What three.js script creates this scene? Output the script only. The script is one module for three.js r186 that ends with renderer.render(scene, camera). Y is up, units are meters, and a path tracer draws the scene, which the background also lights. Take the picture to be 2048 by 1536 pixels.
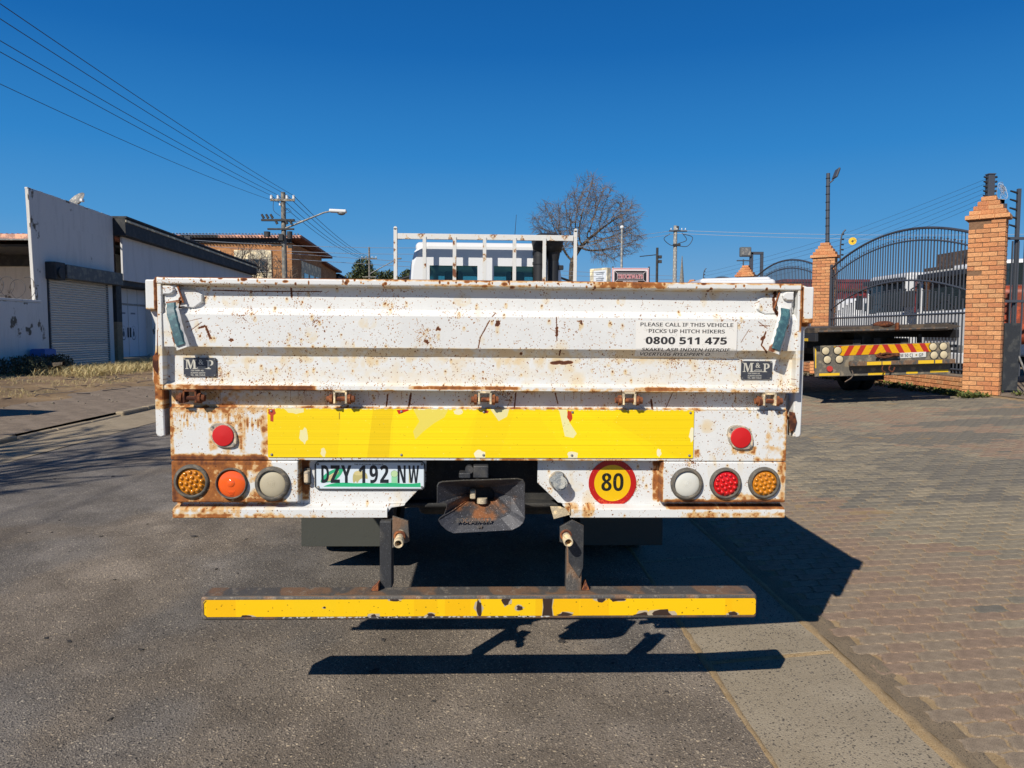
import * as THREE from 'three';
import { RoundedBoxGeometry } from 'three/addons/geometries/RoundedBoxGeometry.js';
import { ConvexGeometry } from 'three/addons/geometries/ConvexGeometry.js';
import { TextGeometry } from 'three/addons/geometries/TextGeometry.js';
import { FontLoader } from 'three/addons/loaders/FontLoader.js';
import { mergeGeometries, toCreasedNormals } from 'three/addons/utils/BufferGeometryUtils.js';

// ---------------------------------------------------------------- camera, sky, sun, exposure
const scene = new THREE.Scene();
const RAD = Math.PI / 180;
const camera = new THREE.PerspectiveCamera(54.22, 4 / 3, 0.05, 3000);
camera.rotation.order = 'YXZ';
camera.position.set(0.04, 1.5, 2.9);
camera.rotation.set(-3.93 * RAD, -2.0 * RAD, 0);

const renderer = new THREE.WebGLRenderer({ antialias: true });
renderer.toneMapping = THREE.LinearToneMapping;
renderer.toneMappingExposure = 1.15;
renderer.shadowMap.enabled = true;

{ // clear winter sky: the colour depends on the height above the horizon only
  const stops = [[-1, 0.09, 0.085, 0.075], [-0.02, 0.12, 0.13, 0.13], [0.0, 0.22, 0.37, 0.52], [0.06, 0.150, 0.335, 0.56], [0.13, 0.070, 0.270, 0.555],
    [0.22, 0.028, 0.200, 0.505], [0.34, 0.0095, 0.120, 0.385], [0.48, 0.004, 0.074, 0.275], [0.75, 0.003, 0.042, 0.165], [1, 0.003, 0.035, 0.14]];
  const H = 512, W = 16, d = new Float32Array(W * H * 4);
  for (let j = 0; j < H; j++) {
    const s = Math.sin(((j + 0.5) / H - 0.5) * Math.PI);
    let k = 1; while (k < stops.length - 1 && stops[k][0] < s) k++;
    const a = stops[k - 1], b = stops[k]; let t = Math.min(1, Math.max(0, (s - a[0]) / (b[0] - a[0])));
    for (let i = 0; i < W; i++) { const o = (j * W + i) * 4; for (let c = 0; c < 3; c++) d[o + c] = a[c + 1] + (b[c + 1] - a[c + 1]) * t; d[o + 3] = 1; }
  }
  const sky = new THREE.DataTexture(d, W, H, THREE.RGBAFormat, THREE.FloatType);
  sky.mapping = THREE.EquirectangularReflectionMapping; sky.magFilter = sky.minFilter = THREE.LinearFilter; sky.wrapS = THREE.RepeatWrapping; sky.needsUpdate = true;
  scene.background = sky; scene.environment = sky;
}
const sun = new THREE.DirectionalLight(new THREE.Color(1.0, 0.945, 0.85), 4.4);
sun.position.set(-0.68 * 60, 60, 1.03 * 60 - 10); sun.target.position.set(0, 0, -10);
sun.castShadow = true; sun.shadow.mapSize.set(4096, 4096); sun.shadow.radius = 1;
Object.assign(sun.shadow.camera, { left: -40, right: 40, top: 40, bottom: -40, near: 1, far: 220 });
scene.add(sun, sun.target);

// ---------------------------------------------------------------- helpers
const V = (x, y, z) => new THREE.Vector3(x, y, z);
const V2 = (x, y) => new THREE.Vector2(x, y);
function rng(seed) { let s = seed | 0; return () => { s = (s + 0x6d2b79f5) | 0; let t = Math.imul(s ^ (s >>> 15), 1 | s); t = (t + Math.imul(t ^ (t >>> 7), 61 | t)) ^ t; return ((t ^ (t >>> 14)) >>> 0) / 4294967296; }; }
const clamp = (v, a = 0, b = 1) => Math.min(b, Math.max(a, v));
const mix = (a, b, t) => a + (b - a) * t;
const smooth = (a, b, v) => { const t = clamp((v - a) / (b - a)); return t * t * (3 - 2 * t); };
const HASH = new Float32Array(65536); { const r = rng(99); for (let i = 0; i < 65536; i++) HASH[i] = r(); }
function vnoise(x, y, per = 256) { // value noise, repeats every `per` cells
  const xi = Math.floor(x), yi = Math.floor(y), fx = x - xi, fy = y - yi, u = fx * fx * (3 - 2 * fx), v = fy * fy * (3 - 2 * fy);
  const m = (n) => ((n % per) + per) % per, x0 = m(xi), x1 = m(xi + 1), y0 = m(yi) * 256, y1 = m(yi + 1) * 256;
  const a = HASH[(y0 + x0) & 65535], b = HASH[(y0 + x1) & 65535], c = HASH[(y1 + x0) & 65535], d = HASH[(y1 + x1) & 65535];
  return a + (b - a) * u + (c - a + (a - b - c + d) * u) * v;
}
function fbm(x, y, oct = 4, per = 256) { let s = 0, a = 0.5, n = 0; for (let o = 0; o < oct; o++) { s += a * vnoise(x, y, per); n += a; a *= 0.5; x = x * 2 + 0; y = y * 2 + 0; per = Math.min(256, per * 2); } return s / n; }
function pixTex(w, h, f, srgb = true) { // f(i, j) -> [r, g, b] 0..255, row 0 at the bottom
  const d = new Uint8Array(w * h * 4);
  for (let j = 0; j < h; j++) for (let i = 0; i < w; i++) { const c = f(i, j), o = (j * w + i) * 4; d[o] = clamp(c[0], 0, 255); d[o + 1] = clamp(c[1], 0, 255); d[o + 2] = clamp(c[2], 0, 255); d[o + 3] = 255; }
  const t = new THREE.DataTexture(d, w, h); if (srgb) t.colorSpace = THREE.SRGBColorSpace;
  t.magFilter = THREE.LinearFilter; t.minFilter = THREE.LinearMipmapLinearFilter; t.generateMipmaps = true; t.wrapS = t.wrapT = THREE.RepeatWrapping; t.anisotropy = 8; t.needsUpdate = true; return t;
}
function canvasTex(w, h, draw) {
  const c = document.createElement('canvas'); c.width = w; c.height = h; draw(c.getContext('2d'), w, h);
  const t = new THREE.CanvasTexture(c); t.colorSpace = THREE.SRGBColorSpace; t.anisotropy = 8; return t;
}
const tiled = (t, m) => { const c = t.clone(); c.repeat.set(1 / m, 1 / m); c.needsUpdate = true; return c; };   // uv in metres, one tile every m metres
const std = (o) => new THREE.MeshStandardMaterial(o);
const hex = (r, g, b) => new THREE.Color().setRGB(r, g, b);     // linear base colour
// geometry
function uvm(g) { // uv in metres from the face each vertex belongs to
  if (g.index) g = g.toNonIndexed();
  const p = g.attributes.position, n = g.attributes.normal, uv = new Float32Array(p.count * 2);
  for (let i = 0; i < p.count; i++) {
    const ax = Math.abs(n.getX(i)), ay = Math.abs(n.getY(i)), az = Math.abs(n.getZ(i)), x = p.getX(i), y = p.getY(i), z = p.getZ(i);
    if (az >= ax && az >= ay) { uv[2 * i] = x; uv[2 * i + 1] = y; } else if (ax >= ay) { uv[2 * i] = z; uv[2 * i + 1] = y; } else { uv[2 * i] = x; uv[2 * i + 1] = z; }
  }
  g.setAttribute('uv', new THREE.BufferAttribute(uv, 2)); return g;
}
const move = (g, x = 0, y = 0, z = 0, rx = 0, ry = 0, rz = 0) => { if (rx) g.rotateX(rx); if (ry) g.rotateY(ry); if (rz) g.rotateZ(rz); return g.translate(x, y, z); };
const box = (w, h, d, x = 0, y = 0, z = 0, r = 0.004) => uvm(move(r > 0 ? new RoundedBoxGeometry(w, h, d, 1, Math.min(r, w / 2.1, h / 2.1, d / 2.1)) : new THREE.BoxGeometry(w, h, d), x, y, z));
const span = (x0, x1, y0, y1, z0, z1, r = 0.004) => box(Math.abs(x1 - x0), Math.abs(y1 - y0), Math.abs(z1 - z0), (x0 + x1) / 2, (y0 + y1) / 2, (z0 + z1) / 2, r);
function chamfer(w, h, d, c = 0.004) { const pts = []; for (const sx of [-1, 1]) for (const sy of [-1, 1]) for (const sz of [-1, 1]) { const x = sx * w / 2, y = sy * h / 2, z = sz * d / 2; pts.push(V(x - sx * c, y - sy * c, z), V(x - sx * c, y, z - sz * c), V(x, y - sy * c, z - sz * c)); } return uvm(new ConvexGeometry(pts)); }
const cyl = (r0, r1, h, x, y, z, rx = 0, ry = 0, rz = 0, n = 20, open = false) => uvm(move(new THREE.CylinderGeometry(r0, r1, h, n, 1, open), x, y, z, rx, ry, rz));
function rod(a, b, r0, r1 = r0, n = 8) { const d = b.clone().sub(a), L = d.length(), g = new THREE.CylinderGeometry(r1, r0, L, n, 1); g.translate(0, L / 2, 0); g.applyQuaternion(new THREE.Quaternion().setFromUnitVectors(V(0, 1, 0), d.normalize())); return uvm(g.translate(a.x, a.y, a.z)); }
const tube = (pts, r, n = 8, seg = 0, closed = false) => uvm(new THREE.TubeGeometry(new THREE.CatmullRomCurve3(pts, closed, 'centripetal'), seg || pts.length * 5, r, n, closed));
const poly = (pts) => new THREE.Shape(pts.map(([x, y]) => V2(x, y)));
function plate(pts, depth, z = 0, bevel = 0.002, holes = []) { const s = poly(pts); for (const h of holes) s.holes.push(poly(h)); const g = new THREE.ExtrudeGeometry(s, { depth, bevelEnabled: bevel > 0, bevelSize: bevel, bevelThickness: bevel, bevelOffset: -bevel, bevelSegments: 1, curveSegments: 10 }); return uvm(g.translate(0, 0, z)); }
function profileX(pts, x0, x1, steps = 1) { // sheet of constant profile [z, y], drawn out along x
  const P = [], I = [], w = pts.length;
  for (let i = 0; i <= steps; i++) for (const [z, y] of pts) P.push(mix(x0, x1, i / steps), y, z);
  for (let i = 0; i < steps; i++) for (let k = 0; k < w - 1; k++) { const a = i * w + k, b = a + 1, c = a + w, d = c + 1; I.push(a, b, c, b, d, c); }
  const g = new THREE.BufferGeometry(); g.setAttribute('position', new THREE.Float32BufferAttribute(P, 3)); g.setIndex(I);
  const h = g.toNonIndexed(); h.computeVertexNormals(); return uvm(h);
}
const rectUV = (g, x0, x1, y0, y1) => { const p = g.attributes.position, uv = g.attributes.uv; for (let i = 0; i < p.count; i++) uv.setXY(i, (p.getX(i) - x0) / (x1 - x0), (p.getY(i) - y0) / (y1 - y0)); return g; };
const rrect = (w, h, r, x = 0, y = 0, n = 5) => { const o = []; for (const [cx, cy, a0] of [[w / 2 - r, h / 2 - r, 0], [-w / 2 + r, h / 2 - r, 90], [-w / 2 + r, -h / 2 + r, 180], [w / 2 - r, -h / 2 + r, 270]]) for (let k = 0; k <= n; k++) { const a = (a0 + 90 * k / n) * RAD; o.push([x + cx + r * Math.cos(a), y + cy + r * Math.sin(a)]); } return o; };
const circle = (r, x = 0, y = 0, n = 28) => Array.from({ length: n }, (_, k) => [x + r * Math.cos(k / n * 2 * Math.PI), y + r * Math.sin(k / n * 2 * Math.PI)]);
const bag = (list) => { const c = list.map((g) => { const h = g.index ? g.toNonIndexed() : g; for (const k of Object.keys(h.attributes)) if (!['position', 'normal', 'uv'].includes(k)) h.deleteAttribute(k); return h; }); return c.length === 1 ? c[0] : mergeGeometries(c); };
// objects
const taken = new Map();
const numbered = (name) => { const n = taken.get(name) || 0; taken.set(name, n + 1); return n ? name + '_' + String(n).padStart(3, '0') : name; };
function mesh(name, geo, mat, parent = scene) { const m = new THREE.Mesh(Array.isArray(geo) ? bag(geo) : geo, mat); m.name = parent === scene ? numbered(name) : name; m.castShadow = m.receiveShadow = true; parent.add(m); return m; }
function tag(o, label, category, group) { o.userData.label = label; o.userData.category = category; if (group) o.userData.group = group; return o; }
function thing(name, label, category, [x, y, z] = [0, 0, 0], turn = 0, group) { const o = new THREE.Group(); o.name = numbered(name); scene.add(o); o.position.set(x, y, z); o.rotation.y = turn; return tag(o, label, category, group); }
const struct = (name, geo, mat) => { const m = mesh(name, geo, mat); m.userData.kind = 'structure'; return m; };
const stuff = (m) => { m.userData.kind = 'stuff'; return m; };
// ---------------------------------------------------------------- surface textures (colour and grain)
function grainTex(size, per, seed, base, amp, chips) { // speckled stone or mortar: base colour, fine grain, scattered stone chips
  const d = new Float32Array(size * size * 3), r = rng(seed), bump = new Float32Array(size * size);
  for (let j = 0; j < size; j++) for (let i = 0; i < size; i++) {
    const o = j * size + i, n = fbm(i / size * per + seed, j / size * per, 4, per) - 0.5, m = vnoise(i / 2.3 + seed, j / 2.3, 256) - 0.5, h = r() - 0.5, k = n * amp * 0.9 + m * amp * 0.8 + h * amp * 0.7;
    for (let c = 0; c < 3; c++) d[o * 3 + c] = base[c] + k; bump[o] = 0.5 + m * 0.5 + h * 0.3;
  }
  for (const [count, rmin, rmax, col, jit, up] of chips) for (let q = 0; q < count; q++) {
    const cx = r() * size, cy = r() * size, R = mix(rmin, rmax, r() * r()), e = 0.6 + r() * 0.8, a = r() * 3.14, ca = Math.cos(a), sa = Math.sin(a), dj = (r() - 0.5) * jit;
    for (let y = -Math.ceil(R * 1.5); y <= R * 1.5; y++) for (let x = -Math.ceil(R * 1.5); x <= R * 1.5; x++) {
      const u = (x * ca + y * sa) * e, v = (-x * sa + y * ca) / e, dd = Math.hypot(u, v) / R; if (dd > 1) continue;
      const o = (((Math.floor(cy + y) + size) % size) * size + (Math.floor(cx + x) + size) % size), w = smooth(1, 0.6, dd);
      for (let c = 0; c < 3; c++) d[o * 3 + c] = mix(d[o * 3 + c], col[c] + dj, w); bump[o] = mix(bump[o], up, w);
    }
  }
  return [pixTex(size, size, (i, j) => { const o = (j * size + i) * 3; return [d[o], d[o + 1], d[o + 2]]; }), pixTex(size, size, (i, j) => { const b = bump[j * size + i] * 255; return [b, b, b]; }, false)];
}
const [asphaltC, asphaltB] = grainTex(1024, 8, 3, [117, 109, 100], 46, [[9500, 1.4, 4.4, [84, 79, 74], 34, 0.2], [9500, 1.4, 4.6, [152, 142, 128], 40, 0.85], [1100, 1.8, 5, [186, 172, 150], 34, 0.95], [800, 1.8, 4.6, [48, 45, 42], 16, 0.05]]);
const [concC, concB] = grainTex(1024, 8, 17, [150, 137, 116], 24, [[5200, 1.6, 4.6, [82, 75, 66], 30, 0.15], [2600, 1.4, 4.0, [112, 103, 90], 24, 0.3], [1500, 1.2, 3.2, [160, 146, 124], 20, 0.8]]);
const [dirtC, dirtB] = grainTex(1024, 10, 29, [160, 131, 99], 40, [[3000, 1.5, 5, [184, 158, 120], 40, 0.8], [1800, 1.5, 5, [104, 82, 62], 34, 0.2], [700, 2, 7, [196, 176, 128], 30, 0.95]]);
const [sandC, sandB] = grainTex(512, 8, 41, [156, 132, 97], 34, [[1500, 1.2, 3, [184, 162, 126], 30, 0.8], [900, 1.2, 3, [104, 86, 64], 30, 0.2]]);
const [paverC, paverB] = grainTex(512, 8, 53, [206, 202, 196], 62, [[2600, 1.2, 3.2, [238, 232, 222], 20, 0.8], [2600, 1.2, 3.4, [150, 146, 140], 30, 0.2]]);
const M = {};
M.asphalt = std({ map: tiled(asphaltC, 1.5), bumpMap: tiled(asphaltB, 1.5), bumpScale: 0.006, roughness: 0.92, vertexColors: true });
M.tarPath = std({ map: tiled(asphaltC, 1.1), bumpMap: tiled(asphaltB, 1.1), bumpScale: 0.004, roughness: 0.92, color: hex(1.3, 1.14, 0.96) });
M.conc = std({ map: tiled(concC, 1.4), bumpMap: tiled(concB, 1.4), bumpScale: 0.004, roughness: 0.93 });
M.concPale = std({ map: tiled(concC, 1.2), bumpMap: tiled(concB, 1.2), bumpScale: 0.004, roughness: 0.93, color: hex(1.15, 1.1, 1.02) });
M.haunch = std({ map: tiled(concC, 0.7), bumpMap: tiled(concB, 0.7), bumpScale: 0.008, roughness: 0.95, color: hex(0.95, 0.86, 0.76) });
M.dirt = std({ map: tiled(dirtC, 2.2), bumpMap: tiled(dirtB, 2.2), bumpScale: 0.02, roughness: 1, vertexColors: true });
M.sand = std({ map: tiled(sandC, 0.5), bumpMap: tiled(sandB, 0.5), bumpScale: 0.004, roughness: 1 });
M.farGround = std({ map: tiled(dirtC, 6), roughness: 1, color: hex(0.9, 0.88, 0.8) });
const paverMat = (c) => std({ map: tiled(paverC, 0.31), bumpMap: tiled(paverB, 0.31), bumpScale: 0.006, roughness: 0.9, color: c });

// worn white body paint of the tail end, drawn over x -1.3..1.3 and y 0.72..1.74 of the truck: painted light at rib and rail, chips, scratches, rust blooms and runs where the photograph has them
const RX0 = -1.3, RX1 = 1.3, RY0 = 0.72, RY1 = 1.74;
const [paintC, paintR] = (() => {
  const W = 2048, H = 1024, field = new Float32Array(W * H), stainAndLight = new Float32Array(W * H), r = rng(7);
  const px = (x) => (x - RX0) / (RX1 - RX0) * W, py = (y) => (y - RY0) / (RY1 - RY0) * H, sx = W / (RX1 - RX0), sy = H / (RY1 - RY0);
  const stamp = (f, x, y, rx, ry, v, ang = 0) => { // soft ellipse, in metres
    const R = Math.max(rx, ry) * 1.1, i0 = Math.max(0, Math.floor(px(x - R))), i1 = Math.min(W - 1, Math.ceil(px(x + R))), j0 = Math.max(0, Math.floor(py(y - R))), j1 = Math.min(H - 1, Math.ceil(py(y + R))), ca = Math.cos(ang), sa = Math.sin(ang);
    for (let j = j0; j <= j1; j++) for (let i = i0; i <= i1; i++) { const dx = RX0 + (i + 0.5) / sx - x, dy = RY0 + (j + 0.5) / sy - y, d = Math.hypot((dx * ca + dy * sa) / rx, (-dx * sa + dy * ca) / ry); if (d < 1) { const o = j * W + i; f[o] = Math.max(f[o], v * (1 - d * d * 0.55)); } }
  };
  const zone = (x0, x1, y0, y1, v, fx = 0.03, fy = 0.02, f = field) => { // patch of rusting or toned paint with ragged borders
    for (let j = Math.max(0, Math.floor(py(y0 - fy))); j < Math.min(H, py(y1 + fy)); j++) for (let i = Math.max(0, Math.floor(px(x0 - fx))); i < Math.min(W, px(x1 + fx)); i++) {
      const x = RX0 + i / sx, y = RY0 + j / sy, a = clamp(1 - Math.max(x0 - x, x - x1, 0) / fx) * clamp(1 - Math.max(y0 - y, y - y1, 0) / fy), o = j * W + i; f[o] = Math.max(f[o], v * a);
    }
  };
  const line = (pts, w, v = 1.2) => { for (let k = 0; k < pts.length - 1; k++) { const [a, b] = pts[k], [c, d] = pts[k + 1], L = Math.hypot(c - a, d - b), n = Math.ceil(L / 0.0012); for (let q = 0; q <= n; q++) stamp(field, mix(a, c, q / n) + (r() - 0.5) * w * 0.5, mix(b, d, q / n) + (r() - 0.5) * w * 0.5, w * (0.6 + r() * 0.6), w * (0.6 + r() * 0.6), v); } };
  // blooms and painted tones along edges
  zone(-1.21, -0.95, 0.835, 1.0, 0.64, 0.12, 0.01); zone(-1.21, -1.185, 0.83, 1.0, 0.75, 0.02); zone(-0.95, -0.78, 0.83, 0.85, 0.6, 0.05, 0.02); zone(-0.94, -0.84, 0.965, 1.0, 0.56, 0.06, 0.03); zone(-1.2, -0.86, 0.985, 1.0, 0.72, 0.05, 0.02); zone(-0.9, -0.86, 0.84, 0.93, 0.5, 0.03, 0.04);
  zone(-1.21, -1.0, 0.77, 0.786, 0.66, 0.2, 0.02); zone(-1.0, -0.72, 0.77, 0.782, 0.5, 0.2, 0.025); zone(-1.21, -0.95, 0.79, 0.815, 0.46, 0.1, 0.01); zone(-0.9, -0.1, 0.768, 0.773, 0.52, 0.05, 0.006);
  zone(-1.22, -0.84, 1.002, 1.012, 0.84, 0.02, 0.022); zone(-1.215, -1.19, 1.0, 1.2, 0.56, 0.012, 0.02); zone(-1.2, -0.86, 1.188, 1.2, 0.52, 0.04, 0.03); zone(-1.0, -0.92, 1.03, 1.17, 0.34, 0.03, 0.03);
  zone(-1.05, -0.93, 1.045, 1.15, 0.44, 0.025, 0.02); zone(-0.85, -0.83, 1.02, 1.2, 0.5, 0.02, 0.02);
  zone(-1.21, -0.95, 1.2, 1.212, 0.55, 0.12, 0.012); zone(-1.21, -0.95, 1.215, 1.28, 0.36, 0.1, 0.02); zone(-0.7, 0.9, 1.2, 1.206, 0.44, 0.1, 0.006); zone(-1.2, -0.6, 1.215, 1.245, 0.6, 0.1, 0.015, stainAndLight);
  zone(-1.22, -1.08, 1.268, 1.293, 0.52, 0.05, 0.006); zone(-1.07, -0.66, 1.272, 1.29, 0.86, 0.05, 0.005); zone(-0.6, -0.35, 1.27, 1.276, 0.46, 0.05, 0.01); zone(-0.25, 0.12, 1.282, 1.292, 0.66, 0.06, 0.005); zone(0.12, 1.2, 1.27, 1.285, 0.40, 0.1, 0.01); zone(0.6, 0.85, 1.28, 1.292, 0.56, 0.05, 0.005);
  zone(0.45, 0.66, 1.674, 1.7, 0.64, 0.08, 0.006); zone(-1.2, 1.2, 1.6945, 1.705, 0.7, 0.05, 0.002); zone(-0.45, 1.2, 1.690, 1.697, 0.46, 0.2, 0.004); zone(-1.2, 1.2, 1.664, 1.672, 0.5, 0.05, 0.003, stainAndLight); zone(-0.2, 0.2, 1.672, 1.678, 0.5, 0.1, 0.005);  // yellowish line under the top rail: reflected light put into the colour
  zone(0.72, 1.2, 0.834, 0.843, 0.8, 0.03, 0.016); zone(0.82, 1.2, 0.77, 0.79, 0.5, 0.12, 0.02); zone(0.74, 1.2, 0.808, 0.82, 0.7, 0.04, 0.004); zone(1.18, 1.21, 0.84, 1.0, 0.46, 0.04, 0.02); zone(0.698, 0.704, 0.83, 1.0, 0.7, 0.008, 0.01); zone(0.92, 1.06, 0.85, 0.865, 0.5, 0.08, 0.02);
  zone(1.192, 1.21, 1.0, 1.2, 0.6, 0.03, 0.02); zone(1.08, 1.2, 1.002, 1.008, 0.52, 0.06, 0.02); zone(0.98, 1.07, 1.035, 1.055, 0.5, 0.02, 0.02); zone(0.83, 0.845, 1.02, 1.045, 0.62, 0.012, 0.015); zone(-0.1, 0.55, 1.002, 1.008, 0.5, 0.1, 0.005);
  zone(0.3, 0.42, 0.78, 0.812, 0.42, 0.04, 0.02); zone(-0.712, -0.69, 0.84, 1.0, 0.7, 0.012, 0.02); zone(0.68, 0.697, 0.84, 1.0, 0.62, 0.01, 0.02); zone(1.12, 1.2, 1.01, 1.12, 0.34, 0.05, 0.05); zone(-1.258, -1.222, 1.28, 1.40, 0.62, 0.01, 0.03); zone(1.225, 1.275, 1.535, 1.56, 0.62, 0.02, 0.01);
  for (let k = 0; k < 150; k++) { const x = mix(-1.2, -0.84, r()), L = 0.02 + r() * r() * 0.12; stamp(field, x, 1.195 - L / 2, 0.002 + r() * 0.005, L / 2, 0.34 + r() * 0.2); }   // runs below the top joint
  for (let k = 0; k < 120; k++) { const x = mix(-1.2, 1.22, r()), L = 0.01 + r() * r() * 0.05; stamp(stainAndLight, x, 1.4 - L * 0.2, 0.006 + r() * 0.02, L, 0.25 + r() * 0.4); }
  for (let k = 0; k < 90; k++) { const x = mix(-1.2, 1.22, r()), y = mix(0.8, 1.66, r()); stamp(stainAndLight, x, y, 0.008 + r() * 0.03, 0.02 + r() * 0.05, 0.2 + r() * 0.3); }
  zone(-1.25, 1.25, 1.405, 1.437, 0.62, 0.02, 0.005, stainAndLight); zone(-1.25, 1.25, 1.3, 1.34, 0.2, 0.02, 0.03, stainAndLight); zone(-1.236, -1.222, 1.50, 1.695, 0.85, 0.004, 0.02); zone(-1.27, -1.24, 1.57, 1.58, 0.45, 0.01, 0.01); zone(1.214, 1.23, 1.52, 1.7, 0.72, 0.004, 0.02); zone(-1.26, -1.225, 1.24, 1.29, 0.7, 0.01, 0.02); zone(-1.26, -1.222, 1.22, 1.25, 0.36, 0.01, 0.02);  // beige band along the lower rib: stain, with its shade painted in
  // stone chips and rust specks, thicker in clusters
  const clusters = Array.from({ length: 60 }, () => [mix(-1.2, 1.22, r()), mix(0.8, 1.68, r()), 0.04 + r() * 0.12]);
  for (let k = 0; k < 13500; k++) {
    let x = mix(-1.22, 1.24, r()), y = r() < 0.42 ? mix(0.76, 1.2, r()) : mix(1.2, 1.68, r()); if (r() < 0.42) { const c = clusters[Math.floor(r() * 60)]; x = c[0] + (r() + r() - 1) * c[2]; y = c[1] + (r() + r() - 1) * c[2] * 0.7; }
    if (y > 1.56 && r() < 0.25) continue; 
    const s = 0.0010 + r() * r() * r() * 0.0030; stamp(field, x, y, s, s * (0.6 + r()), 0.72 + r() * 0.5, r() * 3); if (s > 0.0026) stamp(stainAndLight, x, y - s * 1.5, s * 2.6, s * 4.5, 0.75);
  }
  for (let k = 0; k < 170; k++) { const x = mix(-1.2, 1.22, r()), a = r() * 3.1, L = 0.004 + r() * r() * 0.022, y = mix(1.3, 1.66, r()); line([[x, y], [x + Math.cos(a) * L, y + Math.sin(a) * L]], 0.0009, 0.9); }
  // marks one can point at
  line([[-1.03, 1.652], [-0.85, 1.649], [-0.62, 1.651]], 0.0022); line([[-0.735, 1.66], [-0.733, 1.628]], 0.0035);
  line([[-1.045, 1.512], [-1.03, 1.47]], 0.0045); line([[-1.07, 1.508], [-1.05, 1.515]], 0.004); line([[-1.1, 1.5], [-1.06, 1.53]], 0.0014); line([[-1.12, 1.53], [-1.06, 1.545]], 0.001);
  for (let q = 0; q < 6; q++) stamp(field, -0.952 + (r() - 0.5) * 0.012, 1.463 + (r() - 0.5) * 0.01, 0.003 + r() * 0.003, 0.003, 1.3); line([[0.02, 1.545], [-0.015, 1.48], [-0.022, 1.44]], 0.0022); line([[0.043, 1.575], [0.03, 1.56]], 0.002); line([[0.275, 1.56], [0.278, 1.47]], 0.002); line([[0.277, 1.52], [0.277, 1.49]], 0.005);
  const chipAt = (x, y, s) => { for (let q = 0; q < 9; q++) stamp(field, x + (r() - 0.5) * s * 1.5, y + (r() - 0.5) * s * 1.5, s * (0.25 + r() * 0.4), s * (0.2 + r() * 0.4), 1.3, r() * 3); stamp(stainAndLight, x, y - s * 1.6, s * 0.7, s * 3, 0.7); }; chipAt(-0.175, 1.515, 0.011); chipAt(0.05, 1.535, 0.012); chipAt(-0.22, 1.462, 0.009); chipAt(0.366, 1.541, 0.008); stamp(field, 0.142, 1.42, 0.006, 0.006, 1.1);
  for (const t of [0, 1, 2, 3]) stamp(field, 0.275 + t * 0.017, 1.384 + (t % 2) * 0.003, 0.02, 0.007, 1.3); zone(0.26, 0.34, 1.355, 1.38, 0.5, 0.02, 0.02, stainAndLight); line([[0.29, 1.415], [0.292, 1.435]], 0.003);
  line([[1.055, 1.55], [1.09, 1.525]], 0.0016); line([[1.085, 1.51], [1.07, 1.46], [1.095, 1.43]], 0.003); stamp(field, 1.075, 1.487, 0.012, 0.007, 1.2, 0.7); line([[1.13, 1.665], [1.12, 1.64], [1.125, 1.6], [1.145, 1.57]], 0.0055); line([[1.06, 1.535], [1.1, 1.534]], 0.0018); line([[1.02, 1.52], [0.99, 1.47]], 0.0012);
  line([[-1.155, 1.585], [-1.14, 1.62]], 0.004); line([[-0.605, 1.275], [-0.61, 1.21]], 0.001); line([[-0.375, 1.255], [-0.38, 1.21]], 0.003); line([[-0.285, 1.26], [-0.292, 1.212]], 0.004); line([[0.125, 1.265], [0.12, 1.205]], 0.0025); line([[0.28, 1.265], [0.29, 1.225]], 0.0025); line([[0.745, 1.27], [0.72, 1.21]], 0.0016); line([[1.2, 1.27], [1.195, 1.24]], 0.0018); line([[0.66, 1.24], [0.665, 1.205]], 0.004);
  for (let k = 0; k < 40; k++) { const x = mix(-1.2, 1.2, r()), L = 0.01 + r() * 0.04; line([[x, 1.27], [x + (r() - 0.5) * 0.006, 1.27 - L]], 0.0008, 0.9); }
  for (let k = 0; k < 70; k++) { const x = mix(-1.2, 1.2, r()); stamp(field, x, 1.672 + r() * 0.022, 0.003 + r() * r() * 0.014, 0.003 + r() * 0.006, 0.6 + r() * 0.5); }
  const P = new Uint8Array(W * H);
  const col = pixTex(W, H, (i, j) => {
    const o = j * W + i, x = i / sx, y = j / sy, n1 = fbm(x * 60, y * 60, 4), n2 = fbm(x * 17 + 40, y * 17, 4), n3 = vnoise(i * 0.6, j * 0.6);
    const f = field[o] + (n1 - 0.5) * 0.55 + (n2 - 0.5) * 0.35, rust = field[o] > 0.01 ? smooth(0.50, 0.60, f) : 0, halo = field[o] > 0.01 ? smooth(0.26, 0.52, f) : 0, st = clamp(stainAndLight[o] * smooth(0.3, 0.7, n1 * 0.5 + n2 * 0.5) * 1.4, 0, 0.85);
    const w = 217 + (n2 - 0.5) * 9 + (n3 - 0.5) * 7; let c = [w, w, w - 3];
    c = [mix(c[0], 214, st * 0.7), mix(c[1], 176, st * 0.7), mix(c[2], 112, st * 0.7)];
    c = [mix(c[0], 206, halo * 0.72), mix(c[1], 150, halo * 0.72), mix(c[2], 78, halo * 0.72)];
    const k = smooth(0.58, 1.05, f + (n3 - 0.5) * 0.3), rc = [mix(160, 84, k) + (n3 - 0.5) * 40, mix(98, 46, k) + (n3 - 0.5) * 30, mix(46, 30, k) + (n3 - 0.5) * 20];
    P[o] = 255 * rust; return [mix(c[0], rc[0], rust), mix(c[1], rc[1], rust), mix(c[2], rc[2], rust)];
  });
  col.wrapS = col.wrapT = THREE.ClampToEdgeWrapping;
  const rough = pixTex(1024, 512, (i, j) => { const v = mix(110, 245, P[(j * 2) * W + i * 2] / 255) + (HASH[(i * 7 + j * 131) & 65535] - 0.5) * 16; return [v, v, v]; }, false); rough.wrapS = rough.wrapT = THREE.ClampToEdgeWrapping;
  return [col, rough];
})();
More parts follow.
